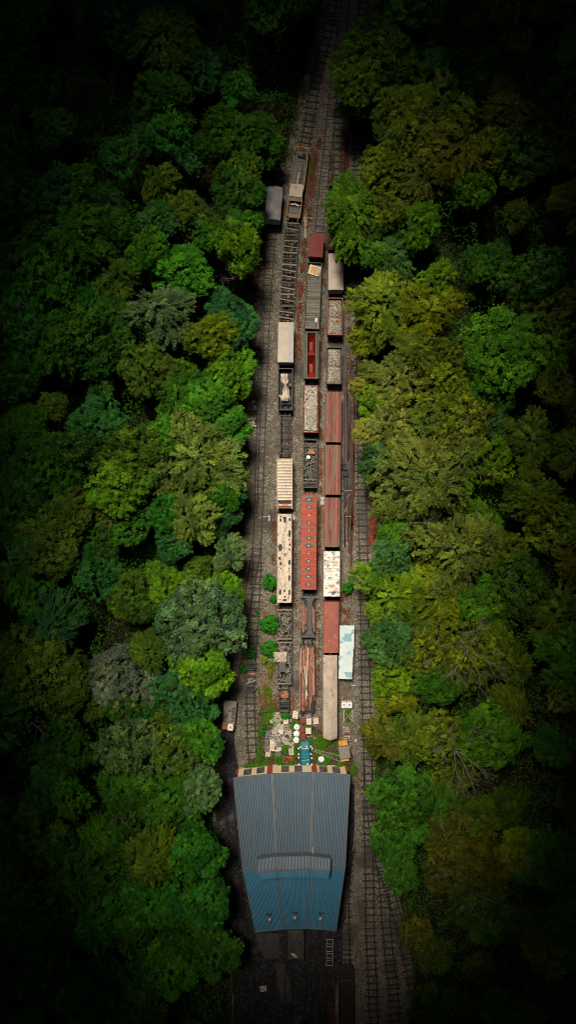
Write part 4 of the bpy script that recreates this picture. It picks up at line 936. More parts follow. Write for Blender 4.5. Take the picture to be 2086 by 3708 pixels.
o = MB().grid(14, 8, lambda u, v: ((u-.5)*1.3*(1-.3*(2*v-1)**2), (v-.5)*.95*(1-.4*(2*u-1)**2), .35+.1*noise.noise(Vector((u*4, v*4, 0)))-.4*((u-.5)**2+(v-.5)**2))).build('red_sheet', m_bred); o.location = (*P(1056,2746,.3), 0); tag(o, 'crumpled bright red sheet left of the covered car', 'sheet')
mb = MB(); r = random.Random(9)
for k in range(26):
    mb.box((r.gauss(0, .38), r.uniform(-1.2, 1.1), .5+r.uniform(0, .35)), (.26, .26, .2), r.uniform(-.3, .3))
mb.box((0, 0, .22), (.9, 2.1, .44)); o = mb.build('loose_bricks', m_blockw); o.location = (*P(986,2697,.6), 0); tag(o, 'heap of loose white bricks between the dark pallets', 'bricks', kind='stuff')
mb = MB(); r = random.Random(19)
for k in range(420):
    while True:
        px, py = r.uniform(940, 1062), r.uniform(2578, 2712)
        e1 = ((px-1020)/44)**2+((py-2665)/42)**2; e2 = ((px-1000)/24)**2+((py-2600)/26)**2; e3 = ((px-1055)/14)**2+((py-2700)/16)**2
        if min(e1, e2, e3) < 1: break
    h = .9*max(0, 1-min(e1, e2*1.5)); x, y = P(px, py, h*.5); d = (r.uniform(.15, .45), r.uniform(.15, .45), r.uniform(.12, .3))
    M_ = Matrix.Rotation(r.uniform(0, 3.1), 3, 'Z') @ Matrix.Rotation(r.uniform(-.6, .6), 3, 'X') @ Matrix.Rotation(r.uniform(-.6, .6), 3, 'Y')
    mb.add([M_ @ Vector((a*d[0]/2*r.uniform(.6, 1), b*d[1]/2*r.uniform(.7, 1), e*d[2]/2)) + Vector((x, y, .1+h*.55)) for e in (-1, 1) for b in (-1, 1) for a in (-1, 1)], [(0,2,3,1),(4,5,7,6),(0,1,5,4),(2,6,7,3),(0,4,6,2),(1,3,7,5)])
tag(mb.build('rubble_heap', m_stone), 'heap of pale broken stones in front of the shed', 'rubble', kind='stuff')
q = V(1017,2649,1.0); o = MB().box((0, 0, 0), (.95, .75, .25), -.5).box((0, 0, .16), (.8, .6, .06), -.5).build('stone_block', m_blockw); o.location = (q.x, q.y, .85); tag(o, 'large pale stone block on top of the rubble heap', 'stone')
# crane
q = P(1247, 2718, 1.5); t = thing('mobile_crane', 'small yellow crane with a square grey cab roof in the weeds', 'crane', (*q, 0), R(8))
MB().box((0, 0, .8), (1.7, 3.4, .5)).build('chassis', m_yellow, t)
for x in (-.85, .85):
    for y in (-1.15, 1.15): w_ = MB().tube((x-.16, y, .5), (x+.16, y, .5), .5, n=16).build('wheel', m_black, t); MB().tube((x-.18, y, .5), (x+.18, y, .5), .22, n=10).build('rim', m_yellow, w_)
c_ = MB().box((0, -.1, 1.6), (1.6, 1.9, 1.2)).build('cab', m_yellow, t); MB().box((0, -.05, 2.28), (1.95, 2.25, .12)).build('cab_roof', m_block, c_); MB().box((0, .87, 1.75), (1.3, .05, .7)).build('windscreen', m_glass, c_)
MB().box((-.5, 1.55, 1.25), (.75, .5, .5)).box((.55, 1.6, 1.2), (.5, .4, .4)).build('front_mount', m_yellow, t); MB().box((-.1, -1.65, 1.2), (1.5, .6, .7)).box((.75, -1.25, 1.3), (.3, .6, .5)).build('counterweight', m_yellow, t)
mb = MB(); A_, B_ = V(1240,2748,.8), V(1138,2716,.7)
dz_ = (B_-A_); nn = 7; pr = Vector((-dz_.y, dz_.x, 0)).normalized()*.55
A_.z = B_.z = .7; li = t.matrix_world
loc = lambda p: (Matrix.Rotation(-R(8), 3, 'Z') @ (p-Vector((q[0], q[1], 0))))
for k in range(nn):
    a0, a1 = A_.lerp(B_, k/nn), A_.lerp(B_, (k+1)/nn); w0, w1 = pr*(1-.75*k/nn), pr*(1-.75*(k+1)/nn)
    for z in (0, .5):
        u_ = Vector((0, 0, z*(1-.6*k/nn))); mb.bar(loc(a0+w0+u_), loc(a1+w1+u_), .07, .07); mb.bar(loc(a0-w0+u_), loc(a1-w1+u_), .07, .07)
        mb.bar(loc(a0+w0+u_), loc(a1-w1+u_), .045, .045)
mb.build('lattice_jib', m_timber, t)
# trestle, trailer crate, scrap, pallet, lever
t = thing('steel_trestle', 'pale X-braced steel trestle below the pair of water tanks', 'trestle', (*P(1261,2593,.6), 0))
for s in (-1, 1): MB().box((s*.82, 0, .55), (.14, 2.3, .12)).build('side_rail', m_cream, t); 
MB().bar((-.8, -1, .58), (.8, 1, .58), .06, .05).bar((-.8, 1, .63), (.8, -1, .63), .06, .05).build('cross_brace', m_cream, t)
for s in (-1, 1):
    for q_ in (-1, 1): MB().box((s*.82, q_*1.05, .24), (.09, .09, .48)).build('leg', m_cream, t)
for k, (y0, lab) in enumerate(((2658, 'upper pale-rimmed scrap bin, between trestle and crane'), (2675, 'lower pale-rimmed scrap bin, right above the crane'))):
    t = thing('scrap_bin', lab, 'bin', (*P(1258,y0,.6), 0), 0, 'scrap bins above the crane')
    MB().box((0, 0, .1), (1.15, .8, .1)).build('floor', m_black, t)
    for s in (-1, 1): MB().box((s*.57, 0, .4), (.06, .85, .6)).build('side', m_cream, t); MB().box((0, s*.4, .4), (1.08, .06, .6)).build('end', m_cream, t)
    mb = MB(); r = random.Random(k)
    for j in range(14): mb.box((r.uniform(-.4, .4), r.uniform(-.25, .25), .4+.15*r.random()), (.08, .3, .08), r.uniform(0, 3))
    mb.build('contents', m_rust if k == 0 else m_stone, t)
for k in range(5):
    o = MB().tube((-.55, 0, 0), (.5, 0, 0), .05, n=6).tube((-.6, 0, 0), (-.5, 0, 0), .09, n=8).build('steel_pipe', m_cream); o.location = (*P(1252+k*.8, 2633+k*3, .3), .25+.05*k); o.rotation_euler = (0, 0, .1*k*(-1)**k); tag(o, 'pale steel pipe in the small pile below the trestle', 'pipe', 'pipes below the trestle')
def pallet(px, py, rz, lab, m=m_timber):
    t = thing('pallet', lab, 'pallet', (*P(px, py, .1), 0), rz)
    for k in range(5): MB().box((0, -.45+.225*k, .13), (1.2, .12, .03)).build('slat', m, t)
    for k in range(3): MB().box((-.5+.5*k, 0, .06), (.1, 1.0, .1)).build('runner', m, t)
pallet(1264,2250,.15,'grey pallet on the red ground just above the pale blue sheets')
pallet(953,3580,.15,'pale pallet lying alone on the dark ground at the bottom left',m_blockw); pallet(790,2735,.05,'small grey pallet on the asphalt path left of the shed')
t = thing('switch_lever', 'white points lever beside the left line, next to the wrapped coach', 'points lever', (*P(975,1876), 0))
MB().box((0, 0, .1), (.3, .95, .2)).build('base', m_cream, t); MB().tube((0, 0, .2), (.15, .3, .9), .05, n=6).build('handle', m_cream, t); MB().bar((-1.6, .25, .12), (0, .25, .12), .08, .06).build('rod', m_pole, t)
t = thing('switch_lever', 'small pale points lever left of the right line, by the water tanks', 'points lever', (*P(1282,2481), 0)); MB().box((0, 0, .1), (.8, .2, .15)).build('base', m_cream, t); MB().tube((0, 0, .15), (.3, 0, .6), .05, n=6).build('handle', m_cream, t)
t = thing('lamp_fitting', 'fallen white lamp fitting beside the right line, level with the crane', 'lamp', (*P(1289,2680), 0)); MB().tube((0, 0, .15), (.7, -.2, .15), .05, n=6).build('arm', m_iron, t); MB().ball((0, 0, .2), .2).build('head', m_white, t)
for k, (x, y, w, l) in enumerate(((1247,1690,1.0,.9), (1251,1712,.8,1.1))):
    t = thing('scrap_bin', ('upper' if k == 0 else 'lower') + ' dark open box on the rail pile beside the red vans', 'bin', (*P(x, y, .5), .2), -.05, 'boxes on the rail pile')
    MB().box((0, 0, .1), (w, l, .08)).build('floor', m_black, t)
    for s in (-1, 1): MB().box((s*w/2, 0, .3), (.06, l, .45)).build('side', m_iron, t); MB().box((0, s*l/2, .3), (w-.07, .06, .45)).build('end', m_iron, t)
# rail bundles between the right row and the right line
r = random.Random(77)
for k in range(26):
    y0 = r.uniform(1250, 1850); ln = r.uniform(180, 400); y1 = min(2110, y0+ln); x = 1246+(k*37 % 40)
    x0 = x+(1300-y0)*-.004*0; loose_rail((x+r.uniform(-2, 2), y0), (min(1287, max(1243, x+r.uniform(-6, 6))), y1), .14+.13*(k % 2), r.choice([m_rustd, m_rustd, m_iron, m_black]), 'long dark rusty rail lying between the red vans and right line', 'rails stored beside the right line', .2, 'spare_rail')
for k in range(6):
    x = 1249+k*2.6; loose_rail((x, 470+8*k), (x+r.uniform(-2, 2), 665-5*k), .15, m_rustd, 'dark red rail in the narrow pile above the big right tree', 'rails piled beside the upper siding', .2, 'spare_rail')
for k, (x, y, a) in enumerate(((1247,1775,.9), (1261,1797,2.4), (1251,1847,-.5), (1262,1870,1.6), (1266,1776,1.6))):
    o = MB().box((0, 0, 0), (.14, 1.1, .08), a).build('plank', m_timber); o.location = (*P(x, y, .4), .42); tag(o, 'short pale plank lying across the dark rails beside the red vans', 'plank', 'planks on the stored rails')
for k in range(9):
    a = (1107+r.uniform(-6, 6), 785+r.uniform(-4, 8)); b = (1106+r.uniform(-4, 4), 850+r.uniform(-12, 16)); pa, pb = V(*a, .15), V(*b, .15); c = (pa+pb)/2
    o = MB().tube(pa-c, pb-c, .05, n=6).build('timber_pole', m_pole); o.location = c+Vector((0, 0, .03*k)); tag(o, 'thin pale pole in the bundle beside the bare wagon frame', 'pole', 'pale poles beside the bare frame')
for (px, py, rr_, lab) in ((946,963,.55,'larger orange bush at the left edge of the yard'), (941,1044,.3,'smaller orange bush at the left edge of the yard')):
    pass
# below the shed
t, L = wag('open_wagon', 'dark dirt-covered wagon standing out of the shed\'s middle door', 'rail wagon', (1072,3372), (1072,3470), 1.8); under(t, L, 2.7); open_body(t, L, 2.8, 1.8, m_black, m_black, lip=m_iron)
o = MB().grid(20, 30, lambda u, v: ((u-.5)*2.5, (v-.5)*(L-.3), 1.55+.15*noise.noise(Vector((u*6, v*9, 1))))).build('ash_load', m_conc); o.location = t.location; tag(o, 'grey ash filling the dark wagon behind the shed', 'load', kind='stuff')
for k, (x, y) in enumerate(((1062,3456), (1069,3463))):
    o = MB().ball((0, 0, 0), .5, fz=.25).build('sandbag', m_cream); o.scale = (1, .4, 1); o.rotation_euler = (0, 0, -.2); o.location = (*P(x, y, 1.8), 1.82); tag(o, ('upper' if k == 0 else 'lower') + ' pale sandbag on the dark wagon behind the shed', 'sandbag')
for k, y in enumerate((3423, 3474)):
    t = thing('rail_trolley', ('upper' if k == 0 else 'lower') + ' rust-framed trolley on the ground right behind the shed', 'trolley', (*P(1194,y,.5), 0), -.03, 'trolleys behind the shed'); mb = MB()
    for s in (-1, 1): mb.box((s*.58, 0, .5), (.08, 2.3, .08)); mb.box((0, s*1.13, .5), (1.1, .08, .08)); mb.box((0, s*.25, .5), (1.1, .07, .08))
    mb.build('frame', m_canvas2, t)
    for y_ in (-.7, .7): MB().tube((-.5, y_, .28), (.5, y_, .28), .22, n=10).build('wheelset', m_black, t)
t, L = wag('open_wagon', 'black open wagon at the bottom edge, on the short track', 'rail wagon', (1252,3508), (1254,3712), 2.2); under(t, L, 2.6, True); open_body(t, L, 2.7, 2.2, m_black, m_black, lip=m_rustd)
MB().box((0, L/2-2.2, 2.2), (2.6, .08, .08)).build('cross_bar', m_iron, t)

# ---------------------------------------------------------------- leaves, weeds, trees
def leaf_mesh(name, c, nrm, dirs, ln, wd, lv, lh, m):
    n = len(c); nrm = nrm/np.linalg.norm(nrm, axis=1)[:, None]
    d = dirs-(dirs*nrm).sum(1)[:, None]*nrm; d /= np.linalg.norm(d, axis=1)[:, None]+1e-9; s = np.cross(nrm, d)
    v = np.empty((n, 4, 3)); v[:, 0] = c-d*ln[:, None]/2; v[:, 1] = c+s*wd[:, None]/2; v[:, 2] = c+d*ln[:, None]/2; v[:, 3] = c-s*wd[:, None]/2
    me = bpy.data.meshes.new(name); me.vertices.add(4*n); me.vertices.foreach_set('co', v.reshape(-1))
    me.loops.add(4*n); me.loops.foreach_set('vertex_index', np.arange(4*n, dtype=np.int32)); me.polygons.add(n)
    me.polygons.foreach_set('loop_start', np.arange(0, 4*n, 4, dtype=np.int32)); me.polygons.foreach_set('loop_total', np.full(n, 4, dtype=np.int32)); me.update(calc_edges=True)
    for k, a in (('lv', lv), ('lh', lh)): at = me.attributes.new(k, 'FLOAT', 'FACE'); at.data.foreach_set('value', a.astype(np.float32))
    me.materials.append(m); return me
def crown(seed, kind):
    g = np.random.default_rng(seed); R0 = 5.0; nl = {'bush': 12, 'round': 11, 'feather': 10, 'sparse': 9}[kind]
    lob = [(np.array([0, 0, 3.2]), 2.1)]
    for k in range(nl):
        a = 2*math.pi*k/nl*1.618+g.uniform(-.3, .3); rad = g.uniform(1.6, 4.2); lr = g.uniform(.9, 2.15)
        rad = min(rad, R0-lr*.62); lob.append((np.array([rad*math.cos(a), rad*math.sin(a), 3.6-.11*rad**2+g.uniform(-.9, .8)]), lr))
    ltint = g.random(len(lob))**2*.6; lbr = g.uniform(.72, 1.25, len(lob))
    nc = {'bush': 150, 'round': 620, 'feather': 560, 'sparse': 300}[kind]; C, Nn_, D, Ln, Wd, Lv, Lh = [], [], [], [], [], [], []
    made = 0
    while made < nc:
        li_ = g.integers(len(lob)); c0, lr = lob[li_]; v = g.normal(size=3); v[2] = abs(v[2])*1.0-.35; v /= np.linalg.norm(v)
        p = c0+v*lr*(g.uniform(.78, 1.12) if g.random() < .8 else g.uniform(1.1, 1.42))*np.array([1, 1, .85])
        if any(np.linalg.norm((p-c1)/np.array([1, 1, .85])) < .78*r1 for c1, r1 in lob): 
            if g.random() < .93: continue
        made += 1; out = v.copy(); hor = np.array([p[0], p[1], 0]); hor = hor/(np.linalg.norm(hor)+.01)
        bright = g.uniform(.5, 1.4); hue = min(1, abs(g.normal(0, .2)))*(g.random() < .5)+ltint[li_]; bright *= lbr[li_]
        if kind == 'bush':
            k = int(g.integers(20, 30)); w = g.normal(size=(k, 3)); q = p+w*.42; nr = w*.5+out*.6+np.array([0, 0, .6]); dd = out*.5+g.normal(size=(k, 3))*.6; ln = g.uniform(.5, 1.0, k); wd = ln*g.uniform(.45, .6, k)
        elif kind == 'round' or (kind == 'sparse'):
            k = int(g.integers(34, 50) if kind == 'round' else g.integers(24, 36)); cr = g.uniform(.24, .52)
            w = g.normal(size=(k, 3)); w /= np.linalg.norm(w, axis=1)[:, None]; w[:, 2] = np.abs(w[:, 2])*.9-.15
            q = p+w*cr*np.abs(g.normal(.75, .42, (k, 1)))*np.array([1, 1, .8]); nr = w*.45+out*.4+np.array([0, 0, .8])+g.normal(0, .5, (k, 3)); dd = g.normal(size=(k, 3))
            ln = g.uniform(.18, .34, k); wd = ln*g.uniform(.55, .8, k)
        else:
            k = int(g.integers(38, 52)); L_ = g.uniform(.9, 1.9); ax = hor*.9+out*.35+g.normal(0, .3, 3); ax[2] = g.uniform(-.35, .1); ax /= np.linalg.norm(ax); sd = np.cross(ax, [0, 0, 1.]); sd /= np.linalg.norm(sd)+1e-6
            u = g.uniform(-.5, .5, k); ww = g.normal(0, .13, k)*(1.15-u); q = p+ax*(u*L_)[:, None]+sd*ww[:, None]+np.array([0, 0, 1.])*(-.25*(u+.5)**2+g.normal(0, .07, k))[:, None]
            nr = np.tile([0, 0, 1.], (k, 1))+out*.4+g.normal(0, .38, (k, 3)); dd = ax+sd*np.sign(ww)[:, None]*.6+g.normal(0, .15, (k, 3)); ln = g.uniform(.24, .45, k); wd = ln*g.uniform(.3, .45, k)
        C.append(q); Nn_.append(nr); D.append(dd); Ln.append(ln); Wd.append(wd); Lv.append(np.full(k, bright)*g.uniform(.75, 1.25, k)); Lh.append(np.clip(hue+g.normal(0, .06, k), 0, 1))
    k = 1500 if kind != 'sparse' else 500                          # inner leaves
    a = g.uniform(0, 6.283, k); rd = np.sqrt(g.random(k))*3.9; q = np.stack([rd*np.cos(a), rd*np.sin(a), 1.2-.06*rd**2+g.uniform(-.6, 1.2, k)], 1)
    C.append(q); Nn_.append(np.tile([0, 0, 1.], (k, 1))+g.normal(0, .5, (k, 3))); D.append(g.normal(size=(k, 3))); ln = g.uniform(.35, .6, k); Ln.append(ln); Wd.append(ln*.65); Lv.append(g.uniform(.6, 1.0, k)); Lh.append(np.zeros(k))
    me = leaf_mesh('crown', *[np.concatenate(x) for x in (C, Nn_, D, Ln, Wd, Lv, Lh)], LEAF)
    mb = MB(); rg = random.Random(seed)                            # limbs reaching into the lobes
    for c0, lr in lob:
        p = Vector((0, 0, -1.2)); e = Vector(c0)
        m1 = p.lerp(e, .5)+Vector((rg.uniform(-.3, .3), rg.uniform(-.3, .3), -.35)); lk = .55 if kind == 'sparse' else 1; mb.tube(p, m1, .17*lk, .11*lk, 6, False); mb.tube(m1, e, .11*lk, .05*lk, 6, False)
        for q in range(4 if kind != 'sparse' else 7):
            f = e+Vector((rg.uniform(-1, 1), rg.uniform(-1, 1), rg.uniform(-.2, .8)))*lr*.95; mb.tube(m1.lerp(e, rg.uniform(.4, 1)), f, .05, .015, 4, False)
    lm = bpy.data.meshes.new('limb'); lm.from_pydata(mb.v, [], mb.f); lm.materials.append(m_dead if kind == 'sparse' else m_bark)
    return me, lm
PROTO = {'round': [crown(s, 'round') for s in (1, 2, 3, 4)], 'feather': [crown(s, 'feather') for s in (11, 12, 13, 14)], 'sparse': [crown(s, 'sparse') for s in (21, 22)], 'bush': [crown(s, 'bush') for s in (31, 32, 33)]}
mb = MB(); pz = [(0, .5), (.08, .34), (.5, .26), (1, .2)]
for (z0, r0), (z1, r1) in zip(pz, pz[1:]): mb.tube((0, 0, z0), (0, 0, z1), r0, r1, 10, False)
TRUNK = bpy.data.meshes.new('trunk'); TRUNK.from_pydata(mb.v, [], mb.f); TRUNK.materials.append(m_bark)
PAL = {'lime green': (.062,.160,.008), 'emerald green': (.013,.105,.012), 'bluish green': (.016,.082,.028), 'olive': (.042,.083,.009), 'grey-green': (.055,.110,.052), 'dark green': (.014,.060,.006),
       'yellow-olive': (.084,.130,.008), 'leaf green': (.027,.115,.008), 'pale grey': (.105,.132,.100), 'brownish olive': (.050,.060,.010), 'pale olive': (.080,.118,.026), 'bright green': (.034,.150,.009)}
TREES = []
def add_tree(px, py, r, kind, col):   TREES.append([px*1.4396, py*1.4396, r*.0695*1.10, kind, col])
HT = """95 690 88 round leaf_green;235 775 55 round emerald_green;205 860 88 round dark_green;130 1015 32 round olive;300 690 55 feather olive;392 560 46 round bluish_green;372 630 52 round leaf_green;450 685 75 round bright_green;600 620 58 round lime_green;525 590 40 round leaf_green;470 530 38 round olive;400 465 45 feather olive;480 400 36 round bluish_green;600 470 62 round dark_green;565 350 56 round dark_green;630 330 44 round dark_green;672 372 36 round dark_green;405 790 62 feather grey-green;530 840 55 round yellow-olive;607 820 58 round bluish_green;552 760 36 round bluish_green;378 925 58 round olive;448 945 38 round lime_green;596 940 56 round lime_green;522 1022 60 round bright_green;585 1070 52 round leaf_green;255 1075 65 round bluish_green;425 1090 52 round leaf_green;500 1150 88 feather pale_olive;600 1215 50 feather bluish_green;300 1220 62 round lime_green;345 1285 50 round bluish_green;262 1315 40 round pale_olive;480 1310 60 feather pale_olive;556 1300 38 feather bluish_green;572 1392 40 feather grey-green;120 1180 75 round dark_green;335 1500 52 round olive;412 1480 55 round lime_green;510 1440 45 round olive;566 1500 48 round lime_green;515 1565 82 round grey-green;420 1545 50 round bluish_green;312 1700 72 round pale_grey;375 1640 45 feather olive;525 1690 62 round lime_green;465 1655 42 round lime_green;440 1735 52 round bluish_green;500 1775 48 round bluish_green;412 1802 35 round olive;330 1885 82 round grey-green;120 1370 70 round olive;100 1680 90 round olive;150 1740 60 round olive;505 1865 50 round leaf_green;425 2000 72 round leaf_green;510 1985 52 round grey-green;380 2150 62 feather olive;495 2150 58 round emerald_green;470 2060 50 round dark_green;520 2270 60 round emerald_green;460 2370 55 round dark_green;540 2400 55 round dark_green;440 1370 45 round bluish_green;240 1440 60 round bluish_green;540 1600 45 round grey-green;520 1100 40 round leaf_green;640 560 35 round leaf_green;180 1290 55 round olive;
893 535 72 feather leaf_green;852 574 30 feather leaf_green;1030 345 80 round olive;1100 270 80 feather olive;965 420 62 round olive;1000 290 55 round olive;1185 470 58 round bright_green;1050 560 58 round leaf_green;985 640 52 feather bluish_green;912 735 34 round bluish_green;1100 700 48 round lime_green;965 770 78 feather yellow-olive;1075 790 70 feather yellow-olive;1270 880 92 round bright_green;1185 860 58 sparse dark_green;1220 980 62 round emerald_green;990 960 78 feather pale_olive;1112 950 72 round yellow-olive;1085 1055 65 sparse olive;970 1080 66 feather pale_olive;1230 1065 40 round bluish_green;945 1155 45 feather bluish_green;1232 1150 60 sparse lime_green;1045 1210 88 feather pale_olive;1130 1240 48 round lime_green;980 1285 55 round leaf_green;1150 1385 92 feather pale_olive;990 1400 48 round bluish_green;1060 1320 52 feather yellow-olive;1262 1400 58 round olive;995 1490 78 feather lime_green;1105 1500 78 feather yellow-olive;1200 1500 55 round leaf_green;1200 1625 62 sparse yellow-olive;965 1615 50 round bluish_green;992 1700 52 round lime_green;1080 1640 60 sparse yellow-olive;1165 1690 55 sparse olive;1265 1655 58 feather olive;958 1862 46 feather brownish_olive;1030 1850 52 feather olive;1110 1860 58 sparse yellow-olive;1240 1855 66 round bright_green;1000 2005 72 round emerald_green;1060 2060 60 round emerald_green;992 2110 52 round emerald_green;1150 1960 55 sparse olive;1010 2190 45 round emerald_green;900 205 52 round dark_green;960 120 75 round dark_green;885 265 36 round leaf_green;1000 190 60 round dark_green;870 150 32 round dark_green;1400 380 70 sparse olive;1050 880 50 feather olive;1330 1100 60 feather olive;1340 1250 70 feather olive;1380 1540 60 feather olive;1120 2090 55 feather brownish_olive;1230 2170 70 feather brownish_olive;1130 2200 55 sparse brownish_olive;1050 2330 50 sparse brownish_olive;940 640 36 feather leaf_green;930 850 40 feather yellow-olive;935 1010 38 round lime_green;950 1350 34 feather leaf_green;940 1450 36 feather leaf_green;1160 1140 50 feather pale_olive;920 560 40 feather dark_green"""
for l in HT.replace('\n', '').split(';'):
    a = l.split(); add_tree(float(a[0]), float(a[1]), float(a[2]), a[3], a[4].replace('_', ' '))
r = random.Random(2024); tries = 0
lc = ['dark green', 'leaf green', 'olive', 'bluish green', 'emerald green', 'dark green']; rc = ['olive', 'brownish olive', 'dark green', 'olive', 'yellow-olive', 'leaf green', 'emerald green']
while len(TREES) < 294 and tries < 60000:
    tries += 1; px, py = r.uniform(-60, 2150), r.uniform(-70, 3780); rad = r.choice([r.uniform(2.6, 4), r.uniform(3.6, 6.4)]); rp = rad/.0695*1.4396*.78
    a, b = interp(XL, py), max(interp(XR, py), 1330)
    if a-rp < px < b+rp: continue
    dens = .46 if 450 < px < 1750 else .54
    if any((px-q[0])**2+(py-q[1])**2 < ((rad+q[2])*dens*K*1.05)**2 for q in TREES): continue
    TREES.append([px, py, rad, r.choice(['round', 'feather', 'round', 'sparse'] if px < 1043 else ['feather', 'feather', 'round', 'sparse']), r.choice(lc if px < 1043 else rc)])
for q in TREES:
    if q[1] < 330 and 1200 < q[0] < 1400 or (q[0] > 1200 and 640 < q[1] < 930 and q[0] < 1330): continue
    e = q[2]*20.5*.95
    if q[0] < 1080: q[0] = min(q[0], interp(XL, q[1])-e+10)
    else: q[0] = max(q[0], interp(XR, q[1])+e-8)
LM = [(60,"the photo's top edge"),(230,'the upper points'),(400,'the bare upper track'),(560,'the orange railings'),(720,'the felt-roofed van'),(885,'the small maroon wagon'),(1000,'the signboard'),(1150,'the upper gravel wagon'),(1290,'the red-lined hopper'),(1450,'the stone wagon'),(1600,'the dark truss frame'),(1750,'the ribbed tarpaulin'),(1900,"the red coach"),(2080,'the white streaked roof'),(2230,'the bolster wagon'),(2400,'the pale blue sheets'),(2560,'the water tanks'),(2720,'the covered car'),(2880,"the shed's front eave"),(3020,"the shed's front slope"),(3150,'the shed ridge'),(3320,'the roof globes'),(3480,"the shed's back doors"),(3640,"the photo's bottom edge")]
ORD = 'first second third fourth fifth sixth seventh eighth ninth tenth eleventh twelfth thirteenth fourteenth fifteenth'.split()
rowsd = {}
for t_ in TREES:
    side = 'left' if t_[0] < 1043 else 'right'; lm = min(LM, key=lambda q: abs(q[0]-t_[1]))[1]; rowsd.setdefault((side, lm), []).append(t_)
KW = {'round': 'round', 'feather': 'feathery', 'sparse': 'thin-crowned'}
r = random.Random(4)
for (side, lm), L_ in rowsd.items():
    L_.sort(key=lambda q: abs(q[0]-1120))
    for k, (px, py, rad, kind, col) in enumerate(L_):
        h = 8.0+rad*1.05+r.uniform(-2.0, 1.5); s = rad/5.0; ch = 5.4*s; x, y = P(px, py, h-2.5*s)
        lab = f"{col} {KW[kind]} tree, {ORD[k]} in from the {side} tracks, level with {lm}"
        t = thing('broadleaf_tree', lab, 'tree', (x, y, 0), 0, 'trees in the woods beside the yard')
        me, lme = PROTO[kind][r.randrange(len(PROTO[kind]))]; az = r.uniform(0, 6.28); zc = h-ch
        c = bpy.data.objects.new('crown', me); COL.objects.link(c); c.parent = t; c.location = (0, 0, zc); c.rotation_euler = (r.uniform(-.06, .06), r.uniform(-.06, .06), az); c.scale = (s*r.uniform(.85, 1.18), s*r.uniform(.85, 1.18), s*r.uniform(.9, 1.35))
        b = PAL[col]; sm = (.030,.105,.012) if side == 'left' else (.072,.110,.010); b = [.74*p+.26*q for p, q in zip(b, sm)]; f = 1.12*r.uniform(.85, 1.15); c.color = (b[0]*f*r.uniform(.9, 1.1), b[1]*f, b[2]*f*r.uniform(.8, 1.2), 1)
        l = bpy.data.objects.new('limb', lme); COL.objects.link(l); l.parent = t; l.location = c.location; l.rotation_euler = c.rotation_euler; l.scale = c.scale
        u = bpy.data.objects.new('trunk', TRUNK); COL.objects.link(u); u.parent = t; u.scale = (s, s, zc-1.15*s); u.location = (0, 0, 0)
# bare trees
def bare(px, py, h, L, label, seed, lean=(0, 0), n0=4, spread=1.0):
    x, y = P(px, py, h); t = thing('dead_tree', label, 'tree', (x, y, 0)); rg = random.Random(seed); mb = MB()
    def br(p, d, l, rad, dep):
        q = p
        for k in range(3):
            d = (d+Vector((rg.uniform(-.25, .25), rg.uniform(-.25, .25), rg.uniform(-.08, .12)))).normalized(); e = q+d*l/3; mb.tube(q, e, rad*.75*(1-.2*k), rad*.75*(1-.2*(k+1)), 5, False); q = e
            if dep > 0 and k > 0:
                for _ in range(2): br(q, (d+Vector((rg.uniform(-1, 1), rg.uniform(-1, 1), rg.uniform(-.2, .3)))*.8).normalized(), l*rg.uniform(.45, .7), rad*.5, dep-1)
    MB().tube((0, 0, 0), (0, 0, h-3), .4, .25, 10).build('trunk', m_bark, t)
    for k in range(n0):
        a = 6.283*k/n0+rg.uniform(-.4, .4); br(Vector((0, 0, h-3.2)), Vector((math.cos(a)*spread+lean[0], math.sin(a)*spread+lean[1], .75)).normalized(), L, .03*L, 3)
    mb.build('branch', m_dead, t)
bare(1705, 2370, 15.8, 4.2, 'bare pale-branched tree in the yellow-olive crowns, right of the pale blue sheets', 3, n0=5)
bare(1665, 2740, 15.0, 4.2, 'bare brown-branched tree right of the covered car, over dark crowns', 8, (.4, -.2), 5)
bare(840, 985, 13.2, 1.5, 'small bare grey twigs on the lime tree left of the left line', 5, n0=3)
bare(45, 2640, 13, 4.0, 'bare grey-branched tree at the left edge of the photo', 6, n0=3)
bare(1500, 1895, 16.0, 2.6, 'thin bare branches poking from the feathery tree right of the red coach', 12, n0=3)

for (px, py, lab) in ((906,1468,'upper pile of pale bricks at the left edge of the yard'), (903,1528,'lower pile of pale bricks at the left edge of the yard')):
    mb = MB(); rq = random.Random(py)
    for k in range(38): mb.box((rq.uniform(-.7, .7), rq.uniform(-.9, .9), rq.uniform(.08, .5)), (.36, .2, .14), rq.uniform(-.5, .5))
    o = mb.build('brick_pile', m_blockw); o.location = (*P(px+8, py, .3), 0); tag(o, lab, 'bricks', 'brick piles at the wood edge')
for (px, py, lab) in ((1168,1815,'crumpled pale blue-white rag between red coach and red vans'), (1024,1868,'grey-blue rag on the gravel right of the wrapped coach end')):
    x_, y_ = P(px+(40 if px < 1100 else 0), py, .1); rq = random.Random(px)
    o = MB().grid(10, 12, lambda u, v: ((u-.5)*.9*(.4+.6*abs(math.sin(v*5))), (v-.5)*1.5, .12+.15*noise.noise(Vector((u*6, v*6, px))))).build('rag', m_creamp); o.location = (x_, y_, .12); tag(o, lab, 'rag')
